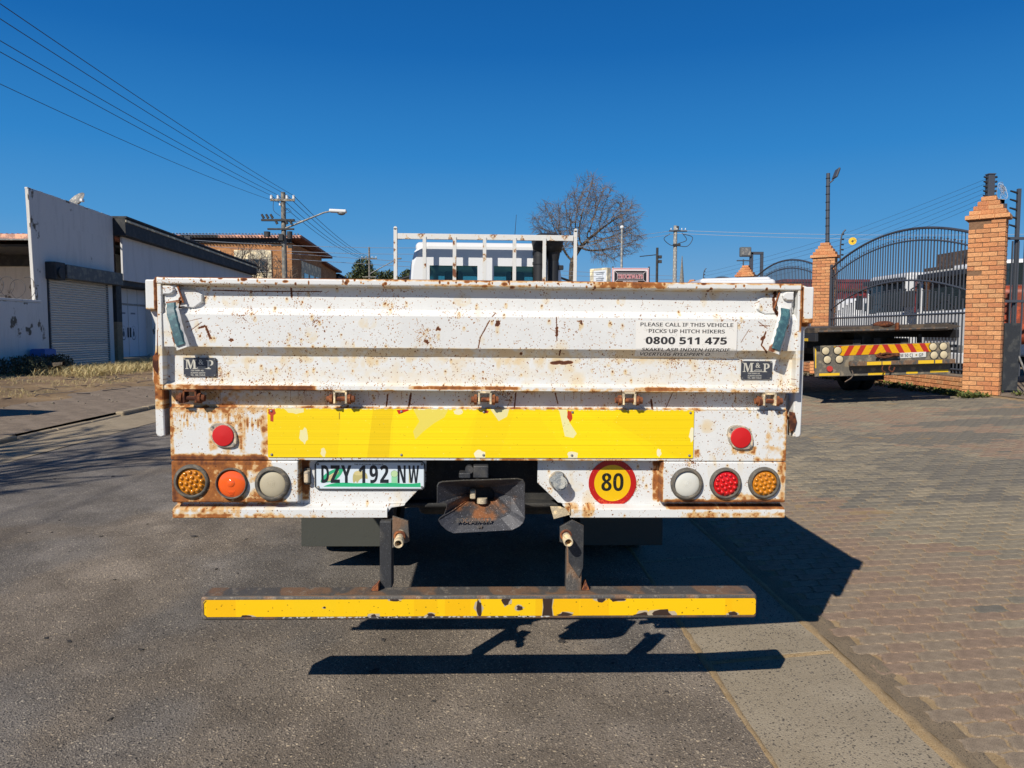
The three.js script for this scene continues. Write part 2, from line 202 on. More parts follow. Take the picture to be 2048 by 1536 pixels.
M.tail = std({ map: paintC, roughnessMap: paintR, roughness: 1, bumpMap: paintR, bumpScale: -0.0012 });
const tailUV = (g) => rectUV(g, RX0, RX1, RY0, RY1);
// plain painted white with a few chips, for the rest of the truck
M.white = std({ color: hex(0.7, 0.7, 0.69), roughness: 0.38 });
M.cab = new THREE.MeshPhysicalMaterial({ color: hex(0.72, 0.72, 0.715), roughness: 0.3, clearcoat: 0.6, clearcoatRoughness: 0.15 });
const chipped = pixTex(512, 512, (i, j) => { const n = fbm(i / 512 * 10, j / 512 * 10, 4, 10), m = vnoise(i / 3, j / 3), k = smooth(0.655, 0.68, n + (m - 0.5) * 0.12), s = smooth(0.585, 0.66, n) * 0.5, w = 214 + (m - 0.5) * 8; return [mix(mix(w, 205, s), 118, k), mix(mix(w - 2, 160, s), 68, k), mix(mix(w - 8, 100, s), 38, k)]; });
M.chipped = std({ map: tiled(chipped, 0.9), roughness: 0.55 });
const rustyT = pixTex(1024, 512, (i, j) => { // brown mill-scale steel with grey worn paint and pale scuffs
  const n = fbm(i / 1024 * 12, j / 512 * 6, 5, 12), m = fbm(i / 1024 * 40 + 9, j / 512 * 20, 3, 40), q = vnoise(i / 1.7, j / 1.7), a = smooth(0.42, 0.6, n), b = smooth(0.66, 0.72, m + (q - 0.5) * 0.2);
  let c = [mix(88, 126, a), mix(84, 98, a), mix(80, 76, a)]; c = [mix(c[0], 150, b * 0.5), mix(c[1], 138, b * 0.5), mix(c[2], 122, b * 0.5)]; const k = (q - 0.5) * 34; return [c[0] + k, c[1] + k, c[2] + k];
});
M.rusty = std({ map: tiled(rustyT, 0.8), roughness: 0.7, metalness: 0.25 });
const deepRust = pixTex(512, 512, (i, j) => { const n = fbm(i / 512 * 14, j / 512 * 14, 5, 14), q = vnoise(i / 1.6, j / 1.6), a = smooth(0.35, 0.65, n), k = (q - 0.5) * 44; return [mix(88, 158, a) + k, mix(48, 96, a) + k * 0.8, mix(34, 54, a) + k * 0.5]; });
M.rust = std({ map: tiled(deepRust, 0.25), roughness: 0.95 });
M.darkRust = std({ map: tiled(deepRust, 0.3), roughness: 0.95, color: hex(0.55, 0.5, 0.5) });
const gritT = pixTex(512, 512, (i, j) => { const n = fbm(i / 512 * 9, j / 512 * 9, 4, 9), q = vnoise(i / 1.9, j / 1.9), s = smooth(0.83, 0.9, vnoise(i / 4 + 31, j / 4)) * 60, d = smooth(0.45, 0.7, n) * 50, v = 128 + (q - 0.5) * 50; return [v + s + d, v + s + d * 0.86, v + s + d * 0.62]; });
M.blackSteel = std({ map: tiled(gritT, 0.4), color: hex(0.17, 0.175, 0.19), roughness: 0.55, metalness: 0.2 });
M.chassis = std({ map: tiled(gritT, 0.6), color: hex(0.085, 0.085, 0.085), roughness: 0.8 });
M.rubber = std({ color: hex(0.052, 0.054, 0.045), roughness: 0.8, bumpMap: tiled(gritT, 0.5), bumpScale: 0.002 });
M.tyre = std({ map: tiled(gritT, 0.3), color: hex(0.07, 0.068, 0.064), roughness: 0.9 });
M.black = std({ color: hex(0.022, 0.022, 0.024), roughness: 0.5 });
M.khaki = std({ map: tiled(gritT, 0.2), color: hex(2.1, 1.75, 1.2), roughness: 0.8 });
M.teal = std({ map: tiled(gritT, 0.15), color: hex(0.16, 0.42, 0.52), roughness: 0.5 });
M.greyPlastic = std({ map: tiled(gritT, 0.2), color: hex(1.5, 1.3, 1.02), roughness: 0.7 });
M.bezel = std({ map: tiled(gritT, 0.15), color: hex(0.42, 0.38, 0.32), roughness: 0.75 });
M.fence = std({ color: hex(0.075, 0.083, 0.1), roughness: 0.5, metalness: 0.2 });
M.galv = std({ map: tiled(gritT, 0.5), color: hex(0.85, 0.85, 0.84), roughness: 0.55, metalness: 0.3 });
M.pole = std({ map: tiled(gritT, 0.8), color: hex(0.78, 0.74, 0.66), roughness: 0.85 });
M.poleDark = std({ map: tiled(gritT, 0.8), color: hex(0.14, 0.14, 0.15), roughness: 0.7 });
M.wire = std({ color: hex(0.04, 0.04, 0.045), roughness: 0.6 });
M.wirePale = std({ color: hex(0.5, 0.52, 0.54), roughness: 0.5, metalness: 0.4 });
M.porcelain = std({ color: hex(0.75, 0.75, 0.73), roughness: 0.25 });
M.glass = new THREE.MeshPhysicalMaterial({ color: hex(0.6, 0.8, 0.78), roughness: 0.03, transmission: 1, thickness: 0, ior: 1.5 });
M.darkGlass = new THREE.MeshPhysicalMaterial({ color: hex(0.02, 0.03, 0.034), roughness: 0.06, clearcoat: 1, clearcoatRoughness: 0.03 });
M.orangePaint = std({ map: tiled(gritT, 0.9), color: hex(0.9, 0.16, 0.055), roughness: 0.5 });
M.redSteel = std({ map: tiled(gritT, 1.2), color: hex(0.62, 0.085, 0.1), roughness: 0.6 });
M.yellow = std({ color: hex(0.8, 0.5, 0.02), roughness: 0.5 });
const plasterT = (seed, dirt) => pixTex(1024, 1024, (i, j) => { // limewashed plaster with damp and flaking
  const n = fbm(i / 1024 * 6 + seed, j / 1024 * 6, 5, 6), m = fbm(i / 1024 * 24 + seed, j / 1024 * 24, 4, 24), q = vnoise(i / 2, j / 2), k = smooth(0.64 - dirt, 0.7 - dirt, n * 0.7 + m * 0.3), s = smooth(0.5, 0.75, fbm(i / 1024 * 30, j / 1024 * 5 + seed, 4, 30)) * 0.06, v = 214 + (q - 0.5) * 14 - s * 120;
  return [mix(v, 104, k), mix(v - 3, 96, k), mix(v - 9, 84, k)]; });
M.plaster = std({ map: tiled(plasterT(5, -0.05), 5), roughness: 0.95 });
M.plasterWorn = std({ map: tiled(plasterT(13, 0.05), 3.2), roughness: 0.95 });
M.plasterClean = std({ map: tiled(plasterT(21, -0.1), 4), roughness: 0.9 });
const farBrick = pixTex(1024, 1024, (i, j) => { const row = Math.floor(j / 16), o = (row % 2) * 24, b = Math.floor((i + o) / 48), h = HASH[(b * 131 + row * 717) & 65535], mort = (j % 16 < 3 || (i + o) % 48 < 3) ? 1 : 0, n = (fbm(i / 1024 * 8, j / 1024 * 8, 4, 8) - 0.5) * 34, k = (h - 0.5) * 42 + n; return mort ? [172 + n, 140 + n, 104 + n] : [176 + k, 118 + k * 0.8, 72 + k * 0.55]; });
M.farBrick = std({ map: tiled(farBrick, 4.9), roughness: 0.95 });
M.roofSheet = std({ map: tiled(gritT, 1.4), color: hex(0.9, 0.36, 0.22), roughness: 0.7 });
M.fasciaPink = std({ map: tiled(gritT, 1.4), color: hex(2.0, 1.1, 0.82), roughness: 0.7 });
M.fasciaDark = std({ map: tiled(gritT, 1.4), color: hex(0.1, 0.11, 0.125), roughness: 0.7 });
M.cream = std({ map: tiled(gritT, 2), color: hex(2.3, 2.05, 1.5), roughness: 0.9 });
M.shutter = std({ color: hex(0.5, 0.49, 0.46), roughness: 0.38, metalness: 0.1 });
M.bark = std({ map: tiled(gritT, 0.7), color: hex(0.36, 0.29, 0.22), roughness: 1 });
M.twig = std({ color: hex(0.16, 0.125, 0.1), roughness: 1 });
// ---------------------------------------------------------------- ground, road, gutters, paving
const lerpProfile = (pts) => (x) => { let k = 1; while (k < pts.length - 1 && pts[k][0] < x) k++; const [a, b] = [pts[k - 1], pts[k]]; return mix(a[1], b[1], clamp((x - a[0]) / (b[0] - a[0]))); };
const roadY = lerpProfile([[-5.5, 0.005], [-2.2, 0.020], [1.04, -0.0095]]);
const paveY = (x) => 0.045 + (x - 1.74) * 0.0367;
const vergeY = lerpProfile([[-60, 0.5], [-14, 0.34], [-9, 0.19], [-6.55, 0.085]]);
function sheet(xs, zs, height, tint) { // ground sheet over a grid of x and z, uv in metres, optional colour of the material per vertex
  const P = [], U = [], C = [], I = [], n = zs.length;
  for (const x of xs) for (const z of zs) { P.push(x, height(x, z), z); U.push(x, z); if (tint) C.push(...tint(x, z)); }
  for (let a = 0; a < xs.length - 1; a++) for (let b = 0; b < n - 1; b++) { const i = a * n + b; I.push(i, i + 1, i + n, i + 1, i + n + 1, i + n); }
  const g = new THREE.BufferGeometry(); g.setAttribute('position', new THREE.Float32BufferAttribute(P, 3)); g.setAttribute('uv', new THREE.Float32BufferAttribute(U, 2)); if (tint) g.setAttribute('color', new THREE.Float32BufferAttribute(C, 3));
  g.setIndex(I); g.computeVertexNormals(); return g;
}
const range = (a, b, s) => { const n = Math.max(1, Math.round(Math.abs(b - a) / s)); return Array.from({ length: n + 1 }, (_, k) => mix(a, b, k / n)); };
struct('ground', sheet(range(-500, 500, 100), range(60, -900, 120).reverse(), () => -0.14), M.farGround);
{ // worn asphalt: dusty tan patches, darker bands where wheels run, tan dust towards the gutter
  const tint = (x, z) => {
    const n = fbm(x * 0.9 + 70, z * 0.5 + 40, 4), m = fbm(x * 3.1 + 11, z * 2.3 + 90, 4), wheel = smooth(0.42, 0.62, fbm(x * 1.6 + 5, z * 0.09 + 3, 3));
    const dust = smooth(0.46, 0.62, fbm(x * 1.3 + 33, z * 1.1 + 80, 4) + smooth(-0.6, 1.1, x) * 0.16), pale = smooth(0.62, 0.7, m) * 0.16;
    const k = 0.94 + (n - 0.5) * 0.42 + (m - 0.5) * 0.3 - wheel * 0.10 + pale; return [k * (1 + dust * 0.10), k * (1 + dust * 0.03), k * (1 - dust * 0.07)];
  };
  const xs = range(-5.5, 1.04, 0.08);
  const near = sheet(xs, range(5, -16, 0.09).reverse(), (x, z) => roadY(x) + (fbm(x * 2 + 50, z * 2 + 60, 2) - 0.5) * 0.006, tint);
  const far = sheet(xs.filter((_, k) => k % 3 === 0 || k === xs.length - 1), range(-16, -160, 0.8).reverse(), (x) => roadY(x), tint);
  const a = near.toNonIndexed(), b = far.toNonIndexed(); const m = new THREE.Mesh(mergeGeometries([a, b]), M.asphalt); m.name = 'road'; m.receiveShadow = true; m.castShadow = true; m.userData.kind = 'structure'; scene.add(m);
  const r = rng(19), pads = []; // tar spots and scabs of bitumen
  for (let k = 0; k < 70; k++) { const x = mix(-4.5, 0.95, r()), z = mix(1.2, -5.5, r()), R = 0.006 + r() * r() * 0.022, a0 = r() * 6.28, pts = []; for (let q = 0; q < 9; q++) { const a = q / 9 * 6.283, m2 = R * (0.5 + r() * 0.8); pts.push([Math.cos(a) * m2 * 1.6, Math.sin(a) * m2]); } pads.push(move(plate(pts, 0.003, 0, 0.001), x, roadY(x) + 0.0005, z, -Math.PI / 2, a0)); }
  const t = stuff(mesh('tar_spots', pads, std({ map: tiled(asphaltC, 1.5), bumpMap: tiled(asphaltB, 1.5), bumpScale: 0.004, roughness: 0.85, color: hex(0.26, 0.26, 0.27) }), m)); t.name = 'tar_spots';
}
function structGroup(name) { const o = new THREE.Group(); o.name = numbered(name); o.userData.kind = 'structure'; scene.add(o); return o; }
{ // concrete gutter slabs beside the truck, sand in their joints
  const gut = structGroup('gutter'), r = rng(5), tilt = Math.atan2(0.046, 0.6);
  const slabs = [0, 1, 2].map(() => { const g = chamfer(0.585, 0.09, 1.482, 0.008), p = g.attributes.position; return g; });
  for (let k = 0; k < 24; k++) { const m = mesh('concrete_slab', slabs[k % 3], M.conc, gut); m.position.set(1.345, 0.013 - 0.045 + (r() - 0.5) * 0.004, 1.845 - k * 1.5); m.rotation.set((r() - 0.5) * 0.004, (r() - 0.5) * 0.004, tilt + (r() - 0.5) * 0.008); }
  const bed = sheet([1.0, 1.36, 1.76], range(3, -36, 1).reverse(), (x) => mix(-0.016, 0.036, (x - 1.04) / 0.7)); mesh('sand_bed', uvm(bed), M.sand, gut);
  const seam = (x0, w, y0, z0, z1, seed) => { const xs = [-1, -0.4, 0.3, 1], P = []; return uvm(sheet([0, 1, 2, 3], range(z0, z1, 0.05).reverse(), (i, z) => y0(z) + (i === 0 || i === 3 ? -0.006 : 0.003 + vnoise(z * 9 + seed, i * 3) * 0.004)).toNonIndexed()); };
  for (const [x0, w, yy, seed] of [[1.045, 0.024, -0.0085, 1], [1.645, 0.03, 0.038, 40]]) {
    const g = sheet([0, 1, 2, 3], range(2.6, -16, 0.04).reverse(), () => 0), p = g.attributes.position;
    for (let q = 0; q < p.count; q++) { const i = p.getX(q), z = p.getZ(q), s = [-1, -0.35, 0.35, 1][i], n = fbm(z * 2.2 + seed, 3, 4), ww = w * (0.35 + 1.3 * n); p.setX(q, x0 + s * ww + (vnoise(z * 14 + seed * 3, i * 7) - 0.5) * 0.014); p.setY(q, yy + (i === 0 || i === 3 ? -0.007 : 0.0025 + 0.006 * (n - 0.4))); }
    g.computeVertexNormals(); mesh('sand_seam', uvm(g), M.sand, gut);
  }
  const j = sheet(range(1.06, 1.64, 0.03), [0, 1, 2].map((v) => v), () => 0), p = j.attributes.position; // the one joint that shows, filled with sand
  for (let q = 0; q < p.count; q++) { const x = p.getX(q), i = p.getZ(q), w = 0.012 + 0.012 * fbm(x * 9, 4, 3); p.setZ(q, -0.405 + (i - 1) * -w + (vnoise(x * 30, i) - 0.5) * 0.008); p.setY(q, mix(-0.0065, 0.0372, (x - 1.06) / 0.58) + (i === 1 ? 0.005 : -0.003)); }
  j.computeVertexNormals(); mesh('sand_seam', uvm(j), M.sand, gut);
  const h = sheet(range(1.66, 1.8, 0.02), range(3, -16, 0.03).reverse(), (x, z) => 0.040 + (x - 1.66) * 0.05 + (fbm(x * 16 + 7, z * 16, 3) - 0.5) * 0.014 - smooth(1.75, 1.82, x + (fbm(z * 5, 9, 3) - 0.5) * 0.08) * 0.03); h.computeVertexNormals(); mesh('mortar_haunch', uvm(h), M.haunch, gut);
}
{ // interlocking pavers of the forecourt
  const pav = structGroup('paving'), L = 0.168, W = 0.1, a = 0.006, b = 0.008, r = rng(11);
  const out = []; // zigzag outline, the same on opposite edges so that pavers interlock
  for (const [x, z] of [[-0.5, 0], [-0.375, a], [-0.125, -a], [0.125, a], [0.375, -a]]) out.push([x * L, -W / 2 + z]);
  for (const [z, x] of [[-0.5, 0], [-0.2, b], [0.2, -b]]) out.push([L / 2 + x, z * W]);
  for (const [x, z] of [[0.5, 0], [0.375, -a], [0.125, a], [-0.125, -a], [-0.375, a]]) out.push([x * L, W / 2 + z]);
  for (const [z, x] of [[0.5, 0], [0.2, -b], [-0.2, b]]) out.push([-L / 2 + x, z * W]);
  const ring = (ins, y) => out.map(([x, z]) => V(x * (1 - 2 * ins / L), y, z * (1 - 2 * ins / W)));
  const T0 = ring(0.0075, 0), T1 = ring(0.0035, -0.006), T2 = ring(0.0035, -0.03), n = out.length, P = [];
  const tri = (p, q, s) => P.push(p.x, p.y, p.z, s.x, s.y, s.z, q.x, q.y, q.z);
  for (let k = 0; k < n; k++) { const l = (k + 1) % n; tri(V(0, 0, 0), T0[k], T0[l]); tri(T0[k], T1[k], T0[l]); tri(T1[k], T1[l], T0[l]); tri(T1[k], T2[k], T1[l]); tri(T2[k], T2[l], T1[l]); }
  const g = new THREE.BufferGeometry(); g.setAttribute('position', new THREE.Float32BufferAttribute(P, 3)); g.computeVertexNormals(); const paver = uvm(g);
  const tones = [[0.235, 0.202, 0.146], [0.208, 0.183, 0.138], [0.268, 0.228, 0.163], [0.188, 0.168, 0.13], [0.238, 0.188, 0.137], [0.24, 0.172, 0.124], [0.15, 0.137, 0.112]].map((c) => hex(c[0] * 2.4, c[1] * 2.4, c[2] * 2.4)), mats = tones.map(paverMat);
  const list = [];
  for (let row = 0; row < 220; row++) for (let k = 0; k < 46; k++) {
    const z = 1.6 - row * W, x = 1.80 + k * L + (row % 2) * L / 2, D = 2.9 - z; if (x > 9.25 || x > 0.76 * D + 1.1 || (D < 1.5)) continue; if (z < -6 && x < 2.6 + (-z - 6) * 0.28) continue;
    const reds = fbm(x * 0.5 + 61, z * 0.35 + 17, 3) + (r() - 0.5) * 0.22 + smooth(-1.5, -4.5, z) * smooth(-9.5, -6, z) * 0.07, dark = fbm(x * 0.8 + 90, z * 0.8 + 44, 3) + (r() - 0.5) * 0.3; const oil = [[5.6, -6.2, 1.0, 0.5], [7.2, -7.4, 1.3, 0.4], [4.1, -3.1, 0.35, 0.16], [3.0, -0.6, 0.16, 0.1], [8.2, -8.4, 1.2, 0.4]].some(([ox, oz, ax, az]) => Math.hypot((x - ox) / ax, (z - oz) / az) < 0.75 + r() * 0.5); let t = oil ? 6 : reds > 0.62 ? (r() < 0.5 ? 4 : 5) : dark > 0.56 ? (r() < 0.5 ? 3 : 6) : r() < 0.4 ? 1 : r() < 0.6 ? 0 : 2;
    list.push({ x, z, t, d: Math.hypot(x, D), y: paveY(x) + (r() - 0.5) * 0.0045 + (fbm(x * 0.9 + 3, z * 0.9, 3) - 0.5) * 0.012, rx: (r() - 0.5) * 0.02, ry: (r() - 0.5) * 0.02, rz: (r() - 0.5) * 0.016 });
  }
  const seen = (q) => { const D = 2.9 - q.z; return q.x / D < 0.70 && (1.5 - q.y) / D < 0.52 ? 0 : 100; };
  list.sort((p, q) => p.d + seen(p) - q.d - seen(q));
  list.slice(0, 300).forEach((q) => { const m = mesh('paver', paver, mats[q.t], pav); m.position.set(q.x, q.y, q.z); m.rotation.set(q.rx, q.ry, 0.0367 + q.rz); });
  const rest = list.slice(300), im = new THREE.InstancedMesh(paver, paverMat(hex(1, 1, 1)), rest.length), mt = new THREE.Matrix4(), e = new THREE.Euler();
  rest.forEach((q, k) => { mt.makeRotationFromEuler(e.set(q.rx, q.ry, 0.0367 + q.rz)); mt.setPosition(q.x, q.y, q.z); im.setMatrixAt(k, mt); im.setColorAt(k, tones[q.t]); });
  im.name = 'pavers_beyond'; im.castShadow = im.receiveShadow = true; stuff(im); pav.add(im);
  const bedY = (x, z) => paveY(x) - 0.0055 + (fbm(x * 1.4 + 8, z * 1.4 + 2, 4) - 0.5) * 0.009;
  mesh('jointing_sand', sheet(range(1.76, 9.5, 0.12), range(4, -34, 0.12).reverse(), bedY), M.sand, pav);
}
struct('yard', sheet([9.5, 12, 20, 80], range(6, -130, 8).reverse(), (x) => 0.335), M.tarPath);
struct('path', sheet([1.74, 9.5], range(-34, -150, 10).reverse(), (x) => paveY(x)), M.tarPath);
{ // the other side of the road: channel, kerbstones, tar footpath, dirt verge
  struct('channel', sheet(range(-6.42, -5.46, 0.12), range(6, -120, 0.5).reverse(), (x, z) => 0.01 + (x < -6 ? 0.012 : 0) + (fbm(x * 2, z * 1.5, 3) - 0.5) * 0.008), M.concPale);
  const kerb = structGroup('kerb'), r = rng(23), st = chamfer(0.15, 0.22, 0.975, 0.018);
  for (let k = 0; k < 70; k++) { const z = 2.4 - k, m = mesh('kerbstone', st, M.concPale, kerb), off = k > 9 && k < 13 ? 0.045 : 0; m.position.set(-6.48 - off * 0.4 + (r() - 0.5) * 0.012, -0.02 - off + (r() - 0.5) * 0.01, z - 0.5); m.rotation.set((r() - 0.5) * 0.02, (r() - 0.5) * 0.02, (r() - 0.5) * 0.03); }
  struct('footpath', sheet(range(-9.6, -6.555, 0.3), range(8, -120, 0.4).reverse(), (x, z) => vergeY(x) - 0.006 + (fbm(x, z, 3) - 0.5) * 0.01), M.tarPath);
  const tint = (x, z) => { const n = fbm(x * 0.8 + 3, z * 0.8 + 7, 4), k = 0.82 + (n - 0.5) * 0.9, s = smooth(0.45, 0.6, fbm(x * 0.5 + 60, z * 0.5, 4)); return [k * mix(1, 1.12, s), k * mix(1, 1.14, s), k * mix(1, 1.06, s)]; };
  const v = sheet(range(-60, -8.2, 0.4), range(8, -60, 0.3).reverse(), (x, z) => vergeY(x) + 0.012 + (fbm(x * 1.2, z * 1.2, 4) - 0.5) * 0.08 - smooth(-9.1, -8.2, x + (fbm(z * 0.8, 3, 4) - 0.5) * 1.6) * 0.06, tint);
  struct('verge', v, M.dirt);
}
// ---------------------------------------------------------------- the dropside truck (local x across, y up, tail at z = 0, cab towards -z)
const font = await new FontLoader().loadAsync('fonts/droid/droid_sans_bold.typeface.json');
const truck = thing('dropside_truck', 'rusty white dropside truck with yellow board across its tail, parked beside the gutter', 'truck', [0.022, 0, 0]);
truck.rotation.z = -0.0082;
const tmesh = (name, geo, mat, parent = truck) => mesh(name, geo, mat, parent);
const part = (name, geo, mat) => tmesh(name, geo, mat);
{
  // tailgate: pressed sheet with a raised middle band, flanges round it
  const prof = [[0.006, 1.676], [0.0, 1.668], [0.0, 1.584], [0.036, 1.559], [0.036, 1.438], [0.0, 1.405], [0.0, 1.302], [0.022, 1.2945], [0.03, 1.291]];
  const gate = part('tailgate', tailUV(profileX(prof, -1.222, 1.215, 60)), M.tail);
  { const p = gate.geometry.attributes.position; for (let i = 0; i < p.count; i++) { const x = p.getX(i), y = p.getY(i); if (y > 1.31 && y < 1.66) p.setZ(i, p.getZ(i) + (fbm(x * 5 + 4, y * 7, 3) - 0.5) * 0.006); } gate.geometry.computeVertexNormals(); gate.geometry = toCreasedNormals(gate.geometry, 0.22); }
  tmesh('rear_skin', span(-1.222, 1.215, 1.28, 1.69, -0.03, -0.006, 0.003), M.chipped, gate);
  { // top rail, a little battered
    const g = new RoundedBoxGeometry(2.452, 0.027, 0.075, 3, 0.008); const h = tailUV(uvm(g.toNonIndexed().translate(-0.004, 1.6835, 0.008))); tmesh('top_rail', h, M.tail, gate);
  }
  tmesh('bottom_lip', tailUV(profileX([[0.028, 1.2965], [0.037, 1.292], [0.038, 1.278], [0.034, 1.274], [0.0, 1.273], [-0.03, 1.273]], -1.222, 1.215, 30)), M.tail, gate);
  for (const s of [-1, 1]) tmesh('side_flange', tailUV(span(s * 1.222, s * 1.205, 1.276, 1.672, -0.02, 0.042, 0.003)), M.tail, gate);
  // gussets behind the latches
  tmesh('gusset', tailUV(plate([[-1.2, 1.668], [-1.16, 1.655], [-1.1, 1.652], [-1.066, 1.634], [-1.066, 1.607], [-1.098, 1.584], [-1.2, 1.59]], 0.010, 0.0, 0.003)), M.tail, gate);
  tmesh('gusset', tailUV(plate([[1.2, 1.668], [1.13, 1.66], [1.09, 1.65], [1.06, 1.636], [1.058, 1.6], [1.09, 1.58], [1.2, 1.585]], 0.010, 0.0, 0.003)), M.tail, gate);
  // latches with worn teal grips
  for (const s of [-1, 1]) {
    const X = (x) => s < 0 ? x : -x - 0.012, k = (pts) => s < 0 ? pts.map(([x, y]) => [x, y]) : pts.map(([x, y]) => [X(x), y]).reverse();
    tmesh('latch_plate', tailUV(plate(k([[-1.198, 1.598], [-1.131, 1.612], [-1.154, 1.668], [-1.198, 1.668]]), 0.012, 0.016, 0.002)), M.tail, gate);
    const boss = k([[-1.2, 1.632], [-1.175, 1.632], [-1.162, 1.638], [-1.156, 1.65], [-1.16, 1.66], [-1.172, 1.665], [-1.2, 1.665]]); tmesh('latch_boss', tailUV(plate(boss, 0.010, 0.030, 0.004)), M.tail, gate);
    const c = [V(X(-1.165), 1.608, 0.040), V(X(-1.158), 1.57, 0.062), V(X(-1.142), 1.52, 0.072), V(X(-1.124), 1.46, 0.078), V(X(-1.114), 1.432, 0.079)];
    const strip = (pts, w, t, z0, t0, t1) => { // flat bar swept along the latch
      const cv = new THREE.CatmullRomCurve3(pts), P = [], I = [], n = 14, rr = rng(s + 40);
      for (let q = 0; q <= n; q++) { const u = mix(t0, t1, q / n), p = cv.getPoint(u), d = cv.getTangent(u), side = V(d.y, -d.x, 0).normalize(), nz = V(0, 0, 1), ja = 1 + (rr() - 0.5) * 0.14, jb = 1 + (rr() - 0.5) * 0.14; for (const [a, b, j] of [[-1, 0, ja], [-0.7, 1, ja], [0.7, 1, jb], [1, 0, jb], [0.7, -1, jb], [-0.7, -1, ja]]) { const v = p.clone().addScaledVector(side, a * w * j / 2).addScaledVector(nz, b * t / 2 + z0); P.push(v.x, v.y, v.z); } }
      for (let q = 0; q < n; q++) for (let e = 0; e < 6; e++) { const a = q * 6 + e, b = q * 6 + (e + 1) % 6; I.push(a, a + 6, b, b, a + 6, b + 6); } for (const q of [0, n]) for (let e = 1; e < 5; e++) q ? I.push(q * 6, q * 6 + e + 1, q * 6 + e) : I.push(0, e, e + 1);
      const g = new THREE.BufferGeometry(); g.setAttribute('position', new THREE.Float32BufferAttribute(P, 3)); g.setIndex(I); const h = g.toNonIndexed(); h.computeVertexNormals(); return uvm(h);
    };
    tmesh('latch_handle', strip(c, 0.05, 0.014, 0, 0, 1), M.chipped, gate); tmesh('latch_grip', strip(c, 0.038, 0.018, 0.005, 0.05, 0.88), M.teal, gate);
    tmesh('latch_rod', rod(V(X(-1.148), 1.664, 0.03), V(X(-1.128), 1.602, 0.032), 0.0035), M.rust, gate);
  }
  // hinges
  for (const x of [-1.108, -0.545, 0.004, 0.56, 1.107]) {
    const rusty = x < -1 ? M.darkRust : M.rust, h = tmesh('hinge', [span(x - 0.026, x - 0.018, 1.226, 1.276, 0.0, 0.045, 0.002), span(x + 0.018, x + 0.026, 1.226, 1.276, 0.0, 0.045, 0.002), span(x - 0.026, x + 0.026, 1.268, 1.276, 0.0, 0.045, 0.002)], x < -1 ? M.darkRust : M.khaki, gate);
    const pins = [cyl(0.009, 0.009, 0.075, x, 1.243, 0.03, 0, 0, Math.PI / 2, 12), cyl(0.02, 0.02, 0.011, x - 0.036, 1.243, 0.03, 0, 0, Math.PI / 2, 14), cyl(0.02, 0.02, 0.011, x + 0.033, 1.243, 0.03, 0, 0, Math.PI / 2, 14), cyl(0.014, 0.016, 0.014, x + 0.045, 1.243, 0.03, 0, 0, -Math.PI / 2, 6), cyl(0.013, 0.013, 0.012, x - 0.047, 1.243, 0.03, 0, 0, Math.PI / 2, 6)];
    tmesh('hinge_pin', pins, rusty, gate);
  }
  // corner posts at the ends of the side boards
  const lp = [[-1.268, 1.680], [-1.258, 1.689], [-1.228, 1.697], [-1.224, 1.69], [-1.226, 1.40], [-1.224, 1.2], [-1.222, 1.095], [-1.236, 1.089], [-1.25, 1.093], [-1.256, 1.104], [-1.257, 1.29], [-1.264, 1.31], [-1.262, 1.36], [-1.252, 1.42], [-1.248, 1.52], [-1.266, 1.572], [-1.27, 1.61]];
  const rp = [[1.218, 1.70], [1.226, 1.70], [1.252, 1.69], [1.268, 1.684], [1.272, 1.672], [1.273, 1.56], [1.266, 1.535], [1.254, 1.52], [1.255, 1.3], [1.253, 1.11], [1.248, 1.098], [1.235, 1.095], [1.222, 1.1], [1.22, 1.2], [1.226, 1.5]];
  const top = (x0, x1, y0, y1) => span(x0, x1, y0, y1, -0.03, 0.03, 0.006);
  part('corner_post', [tailUV(plate(lp, 0.05, -0.055, 0.004)), tailUV(top(-1.27, -1.226, 1.575, 1.688))], M.tail);
  part('corner_post', [tailUV(plate(rp, 0.05, -0.055, 0.004)), tailUV(top(1.222, 1.272, 1.545, 1.686))], M.tail);
  part('rust_flap', plate([[-1.238, 1.5], [-1.225, 1.48], [-1.213, 1.42], [-1.21, 1.37], [-1.222, 1.325], [-1.24, 1.33], [-1.258, 1.36], [-1.256, 1.4], [-1.24, 1.415]], 0.006, 0.002, 0.002), M.darkRust);
  part('rust_flap', plate([[1.2, 1.2], [1.222, 1.196], [1.232, 1.16], [1.224, 1.125], [1.206, 1.12]], 0.004, 0.002, 0.002), M.darkRust);
  // side boards, headboard and deck
  for (const s of [-1, 1]) {
    const b = part('side_board', profileX([[1.25, 1.69], [1.25, 1.59], [1.268, 1.57], [1.268, 1.45], [1.25, 1.42], [1.25, 1.29]], -6.5, -0.06, 1).rotateY(Math.PI / 2).scale(s, 1, -1), M.chipped); b.material.side = THREE.DoubleSide;
    tmesh('board_skin', span(s * 1.215, s * 1.24, 1.28, 1.692, -6.5, -0.06), M.chipped, b);
    part('side_rail', span(s * 1.17, s * 1.24, 1.16, 1.265, -6.55, -0.06), M.chipped);
  }
  part('deck', span(-1.165, 1.165, 1.2, 1.262, -6.55, -0.035), M.chassis);
  const hb = part('headboard', [span(-1.1, 1.1, 2.655, 2.725, -6.63, -6.59), span(-1.15, 1.15, 1.27, 1.9, -6.64, -6.61)], M.chipped);
  for (const s of [-1, 1]) tmesh('post', [span(s * 1.128 - 0.022, s * 1.128 + 0.022, 1.27, 2.79, -6.65, -6.6), cyl(0.022, 0.022, 0.05, s * 1.128, 2.79, -6.625, Math.PI / 2, 0, 0, 16)], M.chipped, hb);
